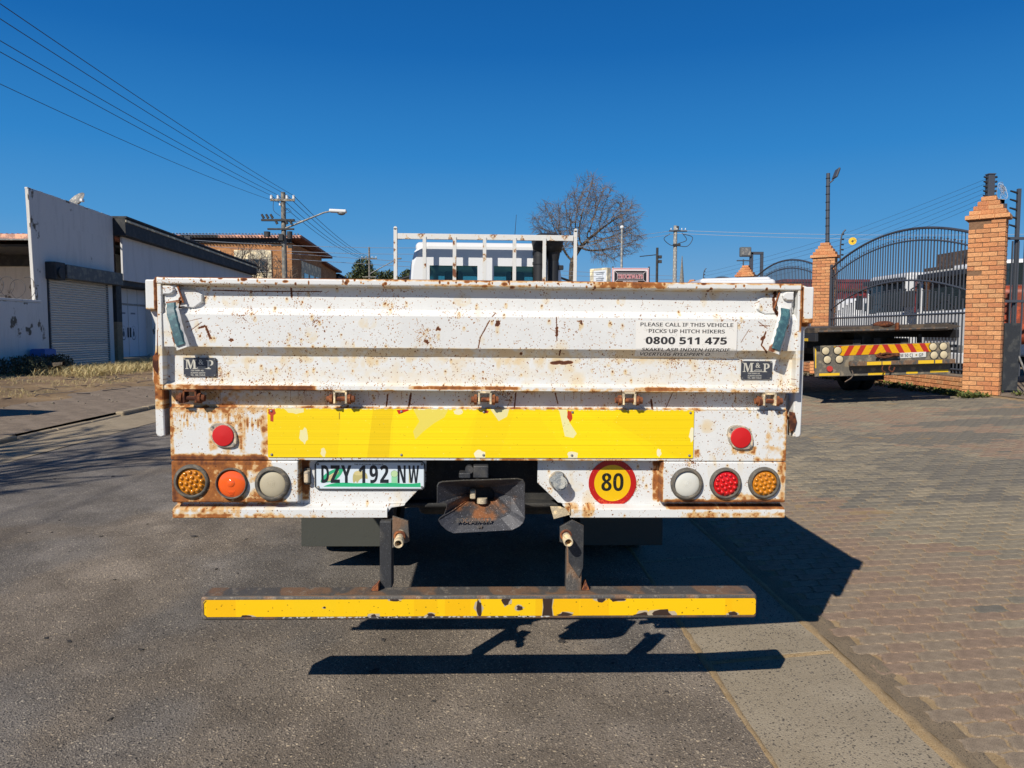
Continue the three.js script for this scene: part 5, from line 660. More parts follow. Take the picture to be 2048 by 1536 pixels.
function leafy(name, label, at, lobes, n, size, mat, seed, trunkH) {
  const r = rng(seed), t = thing(name, label, 'tree', at), P = [], N = [];
  for (let k = 0; k < n; k++) { const [cx, cy, cz, rx, ry, rz] = lobes[Math.floor(r() * lobes.length)], a = r() * 6.28, c = r() * 2 - 1, s = Math.sqrt(1 - c * c), q = Math.pow(r(), 0.4), x = cx + rx * q * s * Math.cos(a), y = cy + ry * q * c, z = cz + rz * q * s * Math.sin(a), e = size * (0.6 + r() * 0.8), m = new THREE.Euler(r() * 6, r() * 6, r() * 6), p = [V(-e, 0, 0), V(0, e * 0.45, 0), V(e, 0, 0), V(0, -e * 0.45, 0)].map((w) => w.applyEuler(m)); for (const i of [0, 1, 2, 0, 2, 3]) P.push(x + p[i].x, y + p[i].y, z + p[i].z); }
  const g = new THREE.BufferGeometry(); g.setAttribute('position', new THREE.Float32BufferAttribute(P, 3)); g.computeVertexNormals(); mesh('crown', uvm(g), mat, t); mesh('trunk', wood([[0, 0, 0, 0.1, trunkH * 0.5, 0, 0.25, 0.2], [0.1, trunkH * 0.5, 0, -0.2, trunkH, 0.1, 0.2, 0.12], [0.1, trunkH * 0.5, 0, 1, trunkH, 0.3, 0.14, 0.06], [0.1, trunkH * 0.4, 0, -1.2, trunkH * 0.9, -0.3, 0.14, 0.06]], 7), M.bark, t); return t;
}
const leafM = (r, g, b) => std({ color: hex(r, g, b), roughness: 0.8, side: THREE.DoubleSide });
leafy('evergreen_tree', 'dark green evergreen tree behind the far street lamp', [-13.6, 0.2, -82], [[0, 8.0, 0, 1.3, 1.7, 1.4], [-0.9, 6.6, 0, 1.6, 1.6, 1.6], [1.2, 6.8, 0.4, 1.6, 1.6, 1.4], [2.8, 6.8, 0, 1.3, 1.5, 1.4], [5, 7.0, 0, 1.2, 1.4, 1.2]], 9000, 0.17, leafM(0.075, 0.095, 0.035), 5, 7);
leafy('evergreen_tree', 'low yellow-green bushy tree beside the truck cab mirror', [-11.9, 0.2, -78], [[0, 5.4, 0, 1.6, 1.2, 1.4], [2.0, 5.8, 0, 1.4, 1.3, 1.4], [3.8, 5.6, 0, 1.5, 1.4, 1.4]], 7000, 0.16, leafM(0.17, 0.14, 0.035), 6, 5);
// ---------------------------------------------------------------- verge litter and grass
{
  const r = rng(31), n = 5200, bl = []; for (let k = 0; k < 7; k++) { const a = r() * 6.28, l = 0.12 + r() * 0.22, lean = 0.3 + r() * 0.9; const P = []; const w = 0.006; for (let q = 0; q < 3; q++) { const t0 = q / 3, t1 = (q + 1) / 3, f = (t) => V(Math.cos(a) * lean * l * t * t, l * t * (1 - 0.25 * t * lean), Math.sin(a) * lean * l * t * t), p0 = f(t0), p1 = f(t1), sx = -Math.sin(a) * w, sz = Math.cos(a) * w, k0 = 1 - t0, k1 = 1 - t1; for (const [p, s] of [[p0, -k0], [p0, k0], [p1, -k1], [p0, k0], [p1, k1], [p1, -k1]]) P.push(p.x + sx * s, p.y, p.z + sz * s); } const g = new THREE.BufferGeometry(); g.setAttribute('position', new THREE.Float32BufferAttribute(P, 3)); g.computeVertexNormals(); bl.push(uvm(g)); }
  const im = new THREE.InstancedMesh(bag(bl), std({ color: hex(1, 1, 1), roughness: 0.9, side: THREE.DoubleSide }), n), mt = new THREE.Matrix4(), e = new THREE.Euler(), c = new THREE.Color();
  for (let k = 0; k < n; k++) { let x = mix(-13.6, -9.2, Math.pow(r(), 0.8)), z = mix(-10, -31, r()), dens = fbm(x * 0.7 + 4, z * 0.7, 3); if (dens < 0.44 && r() < 0.85) { x = mix(-12.9, -10.6, r()); z = mix(-19, -27, r()); } const s = (0.45 + r() * 1.0) * (z < -18 && x < -10.8 ? 0.95 : 0.4); mt.makeRotationFromEuler(e.set(0, r() * 6.3, 0)); mt.scale(V(s, s, s)); mt.setPosition(x, vergeY(x) - 0.01, z); im.setMatrixAt(k, mt); const q = r(); c.setRGB(mix(0.48, 0.70, q), mix(0.38, 0.56, q), mix(0.17, 0.28, q)); if (r() < 0.06) c.setRGB(0.14, 0.16, 0.05); im.setColorAt(k, c); }
  im.name = 'dry_grass'; im.castShadow = im.receiveShadow = true; stuff(im); tag(im, 'dry straw-coloured grass along the dirt verge in front of the shutter', 'grass'); scene.add(im);
  const w = 420, ig = new THREE.InstancedMesh(new THREE.IcosahedronGeometry(0.03, 0).scale(1, 0.6, 1), std({ color: hex(1, 1, 1), roughness: 1 }), w); for (let k = 0; k < w; k++) { const x = mix(-13.5, -7, r()), z = mix(-6, -26, r()), s = 0.25 + r() * r() * 1.0; mt.makeRotationFromEuler(e.set(r() * 6, r() * 6, 0)); mt.scale(V(s, s, s)); mt.setPosition(x, vergeY(x) + 0.005, z); ig.setMatrixAt(k, mt); const q = 0.1 + r() * 0.16; c.setRGB(q * 1.1, q * 0.95, q * 0.75); ig.setColorAt(k, c); }
  ig.name = 'loose_stones'; ig.castShadow = ig.receiveShadow = true; stuff(ig); tag(ig, 'small loose stones scattered over the dirt verge', 'stones'); scene.add(ig);
  const tw = []; for (let k = 0; k < 60; k++) { const x = mix(-12, -8.4, r()), z = mix(-11, -20, r()), a = r() * 6.3, l = 0.15 + r() * 0.5; tw.push([x, vergeY(x) + 0.02, z, x + Math.cos(a) * l, vergeY(x) + 0.03 + r() * 0.06, z + Math.sin(a) * l, 0.012, 0.006]); } const t = mesh('fallen_twigs', wood(tw, 5), M.twig); stuff(t); tag(t, 'dark fallen twigs lying on the dirt verge', 'twigs');
}
leafy('dark_bush', 'dark low bush in the shade at the foot of the low white wall', [-13.2, 0.25, -19.6], [[0, 0.3, 0, 0.6, 0.35, 0.9], [0.2, 0.25, 1.2, 0.7, 0.35, 0.9], [0.1, 0.3, -0.9, 0.5, 0.3, 0.6]], 3500, 0.04, leafM(0.035, 0.045, 0.022), 15, 0.35).userData.category = 'bush';
tag(mesh('blue_crate', [span(-13.75, -13.3, 0.75, 0.98, -20.9, -20.3, 0.01), span(-13.72, -13.33, 0.98, 1.0, -20.87, -20.33, 0.004)], std({ color: hex(0.05, 0.14, 0.42), roughness: 0.6 })), 'blue plastic crate standing on rubble against the low white wall', 'crate');
{ const r = rng(3), g = []; for (let k = 0; k < 26; k++) g.push(uvm(move(new THREE.DodecahedronGeometry(0.08 + r() * 0.12, 0).scale(1.2, 0.7, 1), -13.6 + r() * 0.6, 0.34 + r() * 0.3, -21 + r() * 1.1, r() * 3, r() * 3))); tag(stuff(mesh('rubble_heap', g, M.concPale)), 'small heap of broken concrete rubble under the blue crate', 'rubble'); }
{ const k = thing('added_kiosk', 'low green metal kiosk added out of view to cast a shadow on the footpath', 'kiosk', [-9.2, 0.2, -8.9]); const gm = std({ color: hex(0.06, 0.13, 0.09), roughness: 0.6 }); mesh('cabinet', box(1.6, 1.15, 0.55, 0, 0.575, 0, 0.02), gm, k); mesh('lid', box(1.7, 0.06, 0.65, 0, 1.18, 0, 0.015), gm, k); for (const s of [-1, 1]) { mesh('door', box(0.74, 0.95, 0.02, s * 0.39, 0.6, 0.285, 0.006), gm, k); } mesh('handle', box(0.03, 0.14, 0.03, 0.05, 0.6, 0.31, 0.006), M.galv, k); }  // unseen box, added so that its shadow falls across the footpath
// ---------------------------------------------------------------- poles and wires
const insul = (x, y, z) => cyl(0.035, 0.05, 0.12, x, y, z, 0, 0, 0, 10);
{
  const p = thing('power_pole', 'tall pole with crossarm, white insulators and a street lamp arm, beside the brick building', 'utility pole', [-9.14, 0.2, -32]);
  mesh('pole', rod(V(0, -0.1, 0), V(0, 7.65, 0), 0.14, 0.1, 14), M.pole, p); mesh('crossarm', box(1.1, 0.1, 0.09, 0, 7.28, 0.1, 0.01), M.pole, p);
  for (const x of [-0.5, -0.2, 0.2, 0.5]) mesh('insulator', uvm(cyl(0.05, 0.065, 0.16, x, 7.42, 0.1)), M.porcelain, p); mesh('insulator', insul(-0.12, 7.1, 0.1), M.porcelain, p);
  const arm = mesh('lower_arm', [box(1.5, 0.1, 0.1, -0.22, 6.38, 0.12, 0.01).rotateZ(-0.0)], M.poleDark, p); for (const x of [-0.9, -0.7, -0.5, -0.3, 0.15, 0.35]) mesh('fuse', [cyl(0.05, 0.06, 0.2, x, 6.5 + (x < -0.4 ? 0.05 : -0.2), 0.12, 0, 0, 0.5, 10)], M.poleDark, p);
  mesh('lower_arm', [box(1.2, 0.08, 0.08, -0.1, 5.98, 0.12, 0.01)], M.poleDark, p); mesh('transformer', [cyl(0.14, 0.14, 0.22, -0.72, 5.75, 0.12), cyl(0.12, 0.12, 0.34, 0.3, 5.7, 0.14), box(0.2, 0.3, 0.2, -0.08, 5.6, 0.15, 0.02)], M.poleDark, p); mesh('bracket', [box(0.5, 0.06, 0.1, -0.3, 5.25, 0.1), box(0.2, 0.14, 0.1, 0.3, 5.2, 0.1)], M.poleDark, p);
  const l = mesh('lamp_arm', [rod(V(0.1, 6.03, 0.05), V(1.85, 6.72, 0.15), 0.045, 0.035, 10), rod(V(1.85, 6.72, 0.15), V(2.15, 6.78, 0.17), 0.035, 0.035, 10), rod(V(0.05, 6.3, 0.05), V(0.9, 6.36, 0.1), 0.015, 0.015, 6)], M.galv, p); mesh('lamp_head', [uvm(move(new RoundedBoxGeometry(0.78, 0.15, 0.28, 3, 0.06), 2.5, 6.79, 0.18, 0, 0, -0.04))], M.porcelain, l); mesh('lamp_bowl', uvm(move(new THREE.SphereGeometry(0.14, 16, 10).scale(1.3, 0.7, 0.9), 2.65, 6.7, 0.18)), M.galv, l);
  mesh('jumper', [tube([V(-0.4, 7.3, 0.1), V(-0.38, 6.8, 0.2), V(-0.1, 6.55, 0.2)], 0.012, 5), tube([V(0.05, 6.6, 0.1), V(0.25, 6.9, 0.2), V(0.4, 6.75, 0.2), V(0.1, 6.7, 0.1)], 0.01, 5)], M.wire, p);
}
function wire(name, label, a, b, sag, r, mat = M.wire, group = 'overhead wires along the street') { const pts = []; for (let k = 0; k <= 14; k++) { const t = k / 14, p = a.clone().lerp(b, t); p.y -= sag * 4 * t * (1 - t); pts.push(p); } return tag(mesh(name, tube(pts, r, 5, 42), mat), label, 'wire', group); }
const lbl = 'black overhead power wire running along the street from the pole crossarm';
for (const [dx, y, e] of [[-0.5, 7.68, 7.75], [-0.2, 7.7, 7.8], [0.2, 7.7, 8.15], [0.5, 7.68, 8.3]]) { wire('power_wire', lbl, V(-9.14 + dx, y, -31.9), V(-9.4 + dx * 1.3, e, 16), 0.55, 0.0085); wire('power_wire', lbl, V(-9.14 + dx, y, -31.9), V(-11.6 + dx, 8.9, -74), 0.5, 0.014); }
wire('service_wire', 'single lower wire sagging towards the pole below the power wires', V(-9.14 - 0.12, 7.35, -31.9), V(-9.7, 6.9, 16), 0.85, 0.007, M.wire, undefined);
{ const p = thing('power_pole', 'small transformer pole seen against the roof of the brick building', 'utility pole', [-17.6, 0.3, -42.5]); mesh('pole', rod(V(0, -0.2, 0), V(0, 6.95, 0), 0.13, 0.1, 10), M.poleDark, p); mesh('crossarm', box(1.6, 0.1, 0.1, -0.2, 6.3, 0.1), M.poleDark, p); for (const x of [-0.8, -0.5, 0.3, 0.5]) mesh('insulator', insul(x, 6.42, 0.1), M.poleDark, p); mesh('transformer', box(0.36, 0.7, 0.3, 0.15, 6.5, 0.15, 0.03), M.poleDark, p); mesh('bracket', box(1.0, 0.08, 0.1, -0.2, 5.85, 0.1), M.poleDark, p); }
{ const p = thing('street_lamp_pole', 'distant pole with crossarm and street lamp in front of the evergreen tree', 'utility pole', [-11.7, 0.2, -74]); mesh('pole', rod(V(0, -0.1, 0), V(0, 9.9, 0), 0.14, 0.09, 10), M.pole, p); mesh('crossarm', box(1.6, 0.12, 0.1, 0, 8.75, 0.1), M.pole, p); for (const x of [-0.7, -0.3, 0.3, 0.7]) mesh('insulator', insul(x, 8.9, 0.1), M.porcelain, p); mesh('lamp_arm', [rod(V(0, 7.2, 0), V(2.6, 8.6, 0.1), 0.05, 0.04), box(0.7, 0.14, 0.25, 2.9, 8.75, 0.1, 0.05)], M.galv, p); mesh('bracket', box(1.4, 0.08, 0.08, 0, 6.9, 0.1), M.pole, p); }
{ const p = thing('concrete_pole', 'pale concrete pole with looping cables and no lamp, right of the bare tree', 'utility pole', [15.9, 0.3, -60]); mesh('pole', rod(V(0, -0.2, 0), V(0, 10.1, 0), 0.2, 0.15, 14), std({ map: tiled(gritT, 0.8), color: hex(1.3, 1.28, 1.22), roughness: 0.8 }), p); mesh('crossarm', [box(1.5, 0.12, 0.14, 0.2, 9.65, 0.12), box(0.12, 0.3, 0.12, 0.2, 9.9, 0.1)], M.poleDark, p); for (const x of [-0.4, 0.1, 0.5, 0.8]) mesh('insulator', insul(x, 9.82, 0.15), M.porcelain, p); mesh('cable_loop', [tube([V(-0.5, 9.4, 0.2), V(-1, 9.0, 0.2), V(-0.5, 8.5, 0.2), V(0, 8.4, 0.2)], 0.03, 5), tube([V(0.6, 9.4, 0.2), V(1.4, 9.1, 0.2), V(1.0, 8.4, 0.2), V(0.2, 8.4, 0.2)], 0.03, 5), tube([V(0.5, 9.5, 0.2), V(0.9, 8.9, 0.2), V(0.2, 8.6, 0.2)], 0.03, 5)], M.wire, p); mesh('clamp', box(0.6, 0.2, 0.3, 0.1, 8.5, 0.1, 0.03), M.poleDark, p); }
{ const p = thing('power_pole', 'thin pale pole with a round lamp seen through the twigs of the bare tree', 'utility pole', [9.6, 0.3, -50]); mesh('pole', rod(V(0, -0.1, 0), V(0, 8.5, 0), 0.11, 0.07, 10), std({ map: tiled(gritT, 0.8), color: hex(1.2, 1.2, 1.15), roughness: 0.8 }), p); mesh('lamp', uvm(move(new THREE.SphereGeometry(0.14, 12, 8), 0, 8.55, 0)), M.porcelain, p); mesh('crossarm', [box(1.3, 0.08, 0.1, 0.1, 5.5, 0.1), box(1.0, 0.08, 0.1, 0.1, 5.1, 0.1)], M.poleDark, p); for (const x of [-0.4, -0.1, 0.3, 0.6]) mesh('insulator', insul(x, 5.62, 0.1), M.poleDark, p); mesh('cable_loop', [tube([V(-0.5, 5.4, 0.1), V(-0.7, 5.0, 0.1), V(0, 4.8, 0.1)], 0.025, 5), tube([V(0.5, 5.4, 0.1), V(1.0, 5.1, 0.1), V(0.3, 4.8, 0.1)], 0.025, 5)], M.wire, p); }
{ const p = thing('camera_mast', 'dark steel mast with a side arm, between sign board and concrete pole', 'mast', [11.2, 0.3, -46]); mesh('pole', rod(V(0, -0.1, 0), V(0, 6.7, 0), 0.09, 0.08, 10), M.poleDark, p); mesh('arm', rod(V(0, 6.25, 0), V(-1.2, 6.1, 0.3), 0.03, 0.03, 6), M.poleDark, p); for (const y of [6.1, 5.8]) mesh('floodlight', box(0.22, 0.2, 0.14, 0.18, y, 0.05, 0.02), M.poleDark, p); }
{ const a = V(-17.6, 6.95, -42.4), b = V(-9.14, 6.0, -32.1), c = V(15.9, 10.0, -59.9); for (const [d, s] of [[0, 0.35], [0.28, 0.5]]) wire('cross_wire', 'pale wire crossing high over the street between poles', a.clone().add(V(0, -d, 0)), c.clone().add(V(0, -d, 0)), 0.55 + s, 0.016, M.wirePale, 'pale wires crossing the street'); for (const d of [0, 0.25]) { wire('cross_wire', 'pale wire crossing high over the street between poles', c.clone().add(V(0, -d, 0)), V(58, 9.4 - d * 2, -52), 0.5, 0.016, M.wirePale, 'pale wires crossing the street'); wire('cross_wire', 'pale wire crossing high over the street between poles', V(-9.0, 4.85 + d, -32), V(14, 5.2 + d, -50), 0.1, 0.012, M.wirePale, 'pale wires crossing the street'); } }
// ---------------------------------------------------------------- brick pillars and steel fence on the right
const brickTones = [[0.52, 0.25, 0.115], [0.46, 0.215, 0.10], [0.58, 0.295, 0.14], [0.44, 0.185, 0.088], [0.53, 0.235, 0.105], [0.50, 0.265, 0.13]];
const brickMats = brickTones.map(([r, g, b]) => std({ map: tiled(paverC, 0.24), bumpMap: tiled(paverB, 0.24), bumpScale: 0.004, roughness: 0.95, color: hex(r * 2.0, g * 2.0, b * 2.0) }));
const mortarM = std({ map: tiled(paverC, 0.2), roughness: 1, color: hex(0.34, 0.2, 0.12) });
const BRICK = { full: chamfer(0.228, 0.073, 0.105, 0.004), half: chamfer(0.108, 0.073, 0.105, 0.004), side: chamfer(0.105, 0.073, 0.225, 0.004), wide: chamfer(0.26, 0.073, 0.13, 0.004) };
function pillar(label, x, y, z, turn, seed, gaps = []) {
  const t = thing('brick_pillar', label, 'pillar', [x, y, z], turn, 'orange face-brick fence pillars'), r = rng(seed), W = 0.6, Dp = 0.35, C = 0.0858, back = [], n = 38;
  const put = (g, bx, by, bz, ry = 0) => { const m = mesh('brick', g, brickMats[Math.floor(r() * 6)], t); m.position.set(bx + (r() - 0.5) * 0.003, by + (r() - 0.5) * 0.002, bz + (r() - 0.5) * 0.006); m.rotation.set((r() - 0.5) * 0.01, ry + (r() - 0.5) * 0.012, (r() - 0.5) * 0.012); return m; };
  for (let k = 0; k < n; k++) {
    const yy = (k + 0.5) * C, e = k % 2; let xx = -W / 2;
    (e ? ['half', 'full', 'full'] : ['full', 'full', 'half']).forEach((kind, i) => { const w = kind === 'full' ? 0.24 : 0.12; if (!gaps.some(([a, b]) => a === k && b === i)) put(BRICK[kind], xx + w / 2, yy, Dp / 2 - 0.0525); xx += w; });
    for (const s of [-1, 1]) put(BRICK.side, s * (W / 2 - 0.0525), yy, -Dp / 2 + 0.1125 + (e ? 0.006 : 0)); back.push(box(0.36, 0.073, 0.1, 0, yy, -Dp / 2 + 0.05, 0.004));
  }
  let yy = n * C; for (const [w, d] of [[0.72, 0.45], [0.6, 0.36], [0.48, 0.28], [0.36, 0.22], [0.25, 0.2]]) { const cnt = Math.max(1, Math.round(w / 0.24)), bw = w / cnt; for (let k = 0; k < cnt; k++) for (const s of [1, -1]) { const m = put(BRICK.wide, -w / 2 + bw * (k + 0.5), yy + C / 2, s * d / 4); m.scale.set((bw - 0.01) / 0.26, 1, (d / 2 - 0.006) / 0.13); } back.push(box(w - 0.03, C, d - 0.04, 0, yy + C / 2, 0, 0)); yy += C; }
  mesh('mortar_core', box(W - 0.018, n * C, Dp - 0.022, 0, n * C / 2, 0, 0), mortarM, t); stuff(mesh('rear_brickwork', back, brickMats[1], t)); return t;
}
pillar('brick pillar with broken bricks near its top, beside the lorry with the chevron board', 9.42, 0.33, -10.95, -41 * RAD, 3, [[36, 0], [37, 0], [37, 1], [26, 0]]);
pillar('brick pillar with a tall floodlight pole standing on its top', 9.62, 0.33, -18.15, -36 * RAD, 5);
pillar('brick pillar with a floodlight bracket, half hidden behind the truck', 9.85, 0.33, -25.3, -34 * RAD, 8);
pillar('most distant brick pillar, only its crown showing over the tailgate', 9.95, 0.33, -33, -34 * RAD, 9);
function fence(label, x0, z0, x1, z1, seed) { // steel fence with arched top on a brick plinth, near end (x0, z0)
  const t = thing('steel_fence', label, 'fence', [(x0 + x1) / 2, 0.33, (z0 + z1) / 2], 0, 'arched steel fence panels between the brick pillars'), mx = (x0 + x1) / 2, mz = (z0 + z1) / 2, Ln = z0 - z1, n = Math.round(Ln / 0.118), r = rng(seed);
  const X = (u) => mix(x0, x1, u) - mx, Z = (u) => mix(z0, z1, u) - mz, top = (u) => 3.5 - 0.05 * Math.pow((u - 0.47) * Ln, 2), low = (u) => 2.36 - 0.05 * Math.pow((u - 0.47) * Ln, 2);
  const rail = (f, rad) => { const p = []; for (let k = 0; k <= 20; k++) p.push(V(X(k / 20), f(k / 20), Z(k / 20))); return tube(p, rad, 8, 60); };
  mesh('top_rail', rail(top, 0.028), M.fence, t); mesh('second_rail', rail((u) => top(u) - 0.26, 0.017), M.fence, t); mesh('middle_rail', rail(low, 0.02), M.fence, t); mesh('bottom_rail', rail(() => 1.56, 0.022), M.fence, t); mesh('bottom_rail', rail(() => 0.42, 0.022), M.fence, t);
  for (let k = 0; k <= n; k++) {
    const u = k / n, x = X(u), z = Z(u), h = top(u), hh = h - 0.2; if (k % 2) mesh('picket', [box(0.024, hh - 0.34, 0.024, x, (hh + 0.34) / 2, z, 0.003), box(0.034, 0.022, 0.034, x, hh, z, 0.003), box(0.012, 0.2, 0.012, x, h - 0.1, z, 0)], M.fence, t);
    else mesh('picket', [box(0.024, low(u) - 0.55, 0.024, x + 0.002, (low(u) + 0.13) / 2, z, 0.003), box(0.034, 0.022, 0.034, x, low(u) - 0.2, z, 0.003), box(0.02, hh - low(u), 0.02, x, (hh + low(u)) / 2, z, 0.002), box(0.012, 0.2, 0.012, x, h - 0.1, z, 0)], M.fence, t);
  }
  for (const u of [0.01, 0.99]) mesh('end_post', box(0.06, u < 0.5 ? 3.1 : 3.0, 0.06, X(u), 1.55, Z(u), 0.005), M.fence, t);
  const p = mesh('plinth', box(0.16, 0.32, Ln, 0, 0.12, 0, 0), mortarM, t); for (let c = 0; c < 3; c++) for (let k = 0; k < Math.floor(Ln / 0.24); k++) { const m = mesh('brick', BRICK.side, brickMats[Math.floor(r() * 6)], p); m.position.set(-0.075 + X((k + 0.5) * 0.24 / Ln) + (r() - 0.5) * 0.004, 0.06 + c * 0.0858, Ln / 2 - 0.12 - k * 0.24 - (c % 2) * 0.1); }
  return t;
}
fence('arched dark steel fence between the two nearest brick pillars, with white trucks behind it', 9.55, -11.35, 9.62, -17.8, 4);
fence('arched dark steel fence with a red container behind it, between second and third pillars', 9.66, -18.6, 9.85, -24.9, 6);
fence('farthest arched steel fence panel, only its top showing over the truck', 9.88, -25.8, 9.95, -32.6, 7);
{ // electric fence
  const bracket = (x, y, z, label, h = 1.0) => { const t = thing('electric_fence_bracket', label, 'bracket', [x, y, z]); mesh('stay', tube([V(0, 0, 0), V(0, h * 0.7, 0), V(0.04, h * 0.9, 0), V(0.12, h, 0)], 0.02, 8), M.fence, t); for (let k = 0; k < 6; k++) mesh('insulator', cyl(0.018, 0.026, 0.06, 0.045, h * (0.18 + k * 0.14), 0, 0, 0, Math.PI / 2, 8), M.black, t); return t; };
  bracket(9.75, 3.3, -17.5, 'curved electric fence bracket beside the pillar that carries the floodlight pole'); bracket(9.9, 3.3, -31, 'small far electric fence bracket over the truck tailgate', 1.1);
  const t = thing('electric_fence_post', 'square steel post with insulators and loose wire on top of the broken brick pillar', 'post', [9.42, 3.95, -10.95]); mesh('post', box(0.12, 0.62, 0.1, 0, 0.16, 0, 0.006), M.fence, t); mesh('cap', box(0.14, 0.02, 0.12, 0, 0.48, 0, 0.003), M.fence, t); for (let k = 0; k < 6; k++) for (const s of [-1, 1]) mesh('insulator', cyl(0.014, 0.022, 0.07, s * 0.09, 0.0 + k * 0.085, 0, 0, 0, Math.PI / 2 + s * 0.3, 8), M.black, t); { const p = [], r = rng(2); for (let k = 0; k < 26; k++) p.push(V(0.1 + r() * 0.14, 0.0 + r() * 0.32, 0.05 + r() * 0.1)); mesh('loose_wire', tube(p, 0.004, 4, 160), M.wirePale, t); }
  for (let k = 0; k < 6; k++) { const y = 4.35 - k * 0.085; wire('electric_fence_wire', 'thin electric fence wire strung above the steel fence', V(9.35, y, -10.95), V(9.8, 4.18 - k * 0.14, -17.5), 0.02, 0.0026, M.wire, 'electric fence wires'); wire('electric_fence_wire', 'thin electric fence wire strung above the steel fence', V(9.8, 4.18 - k * 0.14, -17.5), V(9.95, 4.2 - k * 0.15, -31), 0.05, 0.0034, M.wire, 'electric fence wires'); }
  const d = thing('warning_disc', 'small yellow warning disc hanging on the electric fence wires', 'sign', [9.78, 3.92, -16.9], -0.6); mesh('disc', cyl(0.1, 0.1, 0.012, 0, 0, 0, Math.PI / 2, 0, 0, 24), M.yellow, d); mesh('symbol', [plate([[-0.045, -0.01], [0.02, 0.05], [0.0, 0.012], [0.045, 0.012], [-0.015, -0.05], [0.0, -0.01]], 0.003, 0.007, 0)], M.black, d);
}
{ const t = thing('floodlight_pole', 'tall dark pole with a tilted floodlight, standing on a brick pillar', 'floodlight', [9.62, 3.9, -18.15]); mesh('pole', rod(V(0.06, -0.1, 0), V(0.02, 2.05, 0), 0.055, 0.05, 12), M.fence, t); const c = []; for (let k = 0; k < 9; k++) c.push(cyl(0.06, 0.06, 0.02, 0.05 - k * 0.004, 0.15 + k * 0.22, 0, 0, 0, 0, 12)); mesh('cable_ties', c, M.black, t).userData.kind = 'stuff'; mesh('bracket', rod(V(0.03, 1.75, 0.02), V(0.14, 1.86, 0.08), 0.02), M.fence, t); mesh('lamp_head', move(box(0.3, 0.05, 0.24, 0, 0, 0, 0.015), 0.2, 2.02, 0.1, 0, 0.2, 1.15), M.fence, t); mesh('lamp_glass', move(box(0.25, 0.012, 0.2, 0, -0.03, 0, 0.004), 0.2, 2.02, 0.1, 0, 0.2, 1.15), M.darkGlass, t); }
{ const t = thing('floodlight', 'square floodlight on a short bracket over the third brick pillar', 'floodlight', [9.85, 3.9, -25.3]); mesh('stand', [rod(V(-0.1, -0.1, 0), V(-0.1, 0.35, 0), 0.025), box(0.5, 0.04, 0.06, -0.1, 0.3, 0)], M.fence, t); mesh('lamp_head', box(0.42, 0.36, 0.16, -0.05, 0.62, 0.05, 0.03), std({ color: hex(0.12, 0.13, 0.13), roughness: 0.5 }), t); mesh('lamp_glass', box(0.34, 0.26, 0.02, -0.05, 0.62, 0.135, 0.005), M.galv, t); mesh('frame', [box(0.12, 1.0, 0.1, 0.2, 0.1, 0), box(0.1, 0.9, 0.1, 0.6, 0.1, 0), box(0.5, 0.1, 0.1, 0.4, 0.58, 0)], M.fence, t); }
{ const t = thing('gate_frame', 'dark steel gate posts and bars right of the nearest brick pillar', 'gate', [10.05, 0.35, -11.3]);
  mesh('post', box(0.12, 3.6, 0.12, -0.14, 1.8, 0, 0.006), M.fence, t); mesh('hoop', [box(0.1, 0.5, 0.08, -0.42, 3.42, -0.1), box(0.1, 1.4, 0.08, -0.1, 3.0, -0.1), box(0.42, 0.09, 0.08, -0.26, 3.66, -0.1)], M.fence, t); mesh('sheet_panel', box(0.3, 1.3, 0.05, 0.12, 0.68, 0.05, 0.006), std({ map: tiled(gritT, 0.8), color: hex(0.13, 0.145, 0.165), roughness: 0.6 }), t);
  for (let k = 0; k < 14; k++) mesh('bar', box(0.025, 2.6, 0.025, 0.1 + k * 0.12, 1.6, 0, 0.003), M.fence, t); mesh('rail', box(1.9, 0.05, 0.05, 0.8, 2.95, 0, 0.004), M.fence, t); mesh('rail', box(1.9, 0.05, 0.05, 0.8, 1.75, 0, 0.004), M.fence, t); mesh('mast', [box(0.06, 3.9, 0.06, 0.22, 1.95, -0.06, 0.004)], M.fence, t); for (let k = 0; k < 5; k++) mesh('insulator', cyl(0.016, 0.022, 0.14, 0.12, 3.2 + k * 0.16, -0.06, 0, 0, 1.3, 8), M.black, t); mesh('strut', rod(V(0.28, 0.7, 0.05), V(0.5, 0.0, 0.2), 0.02), M.galv, t); }
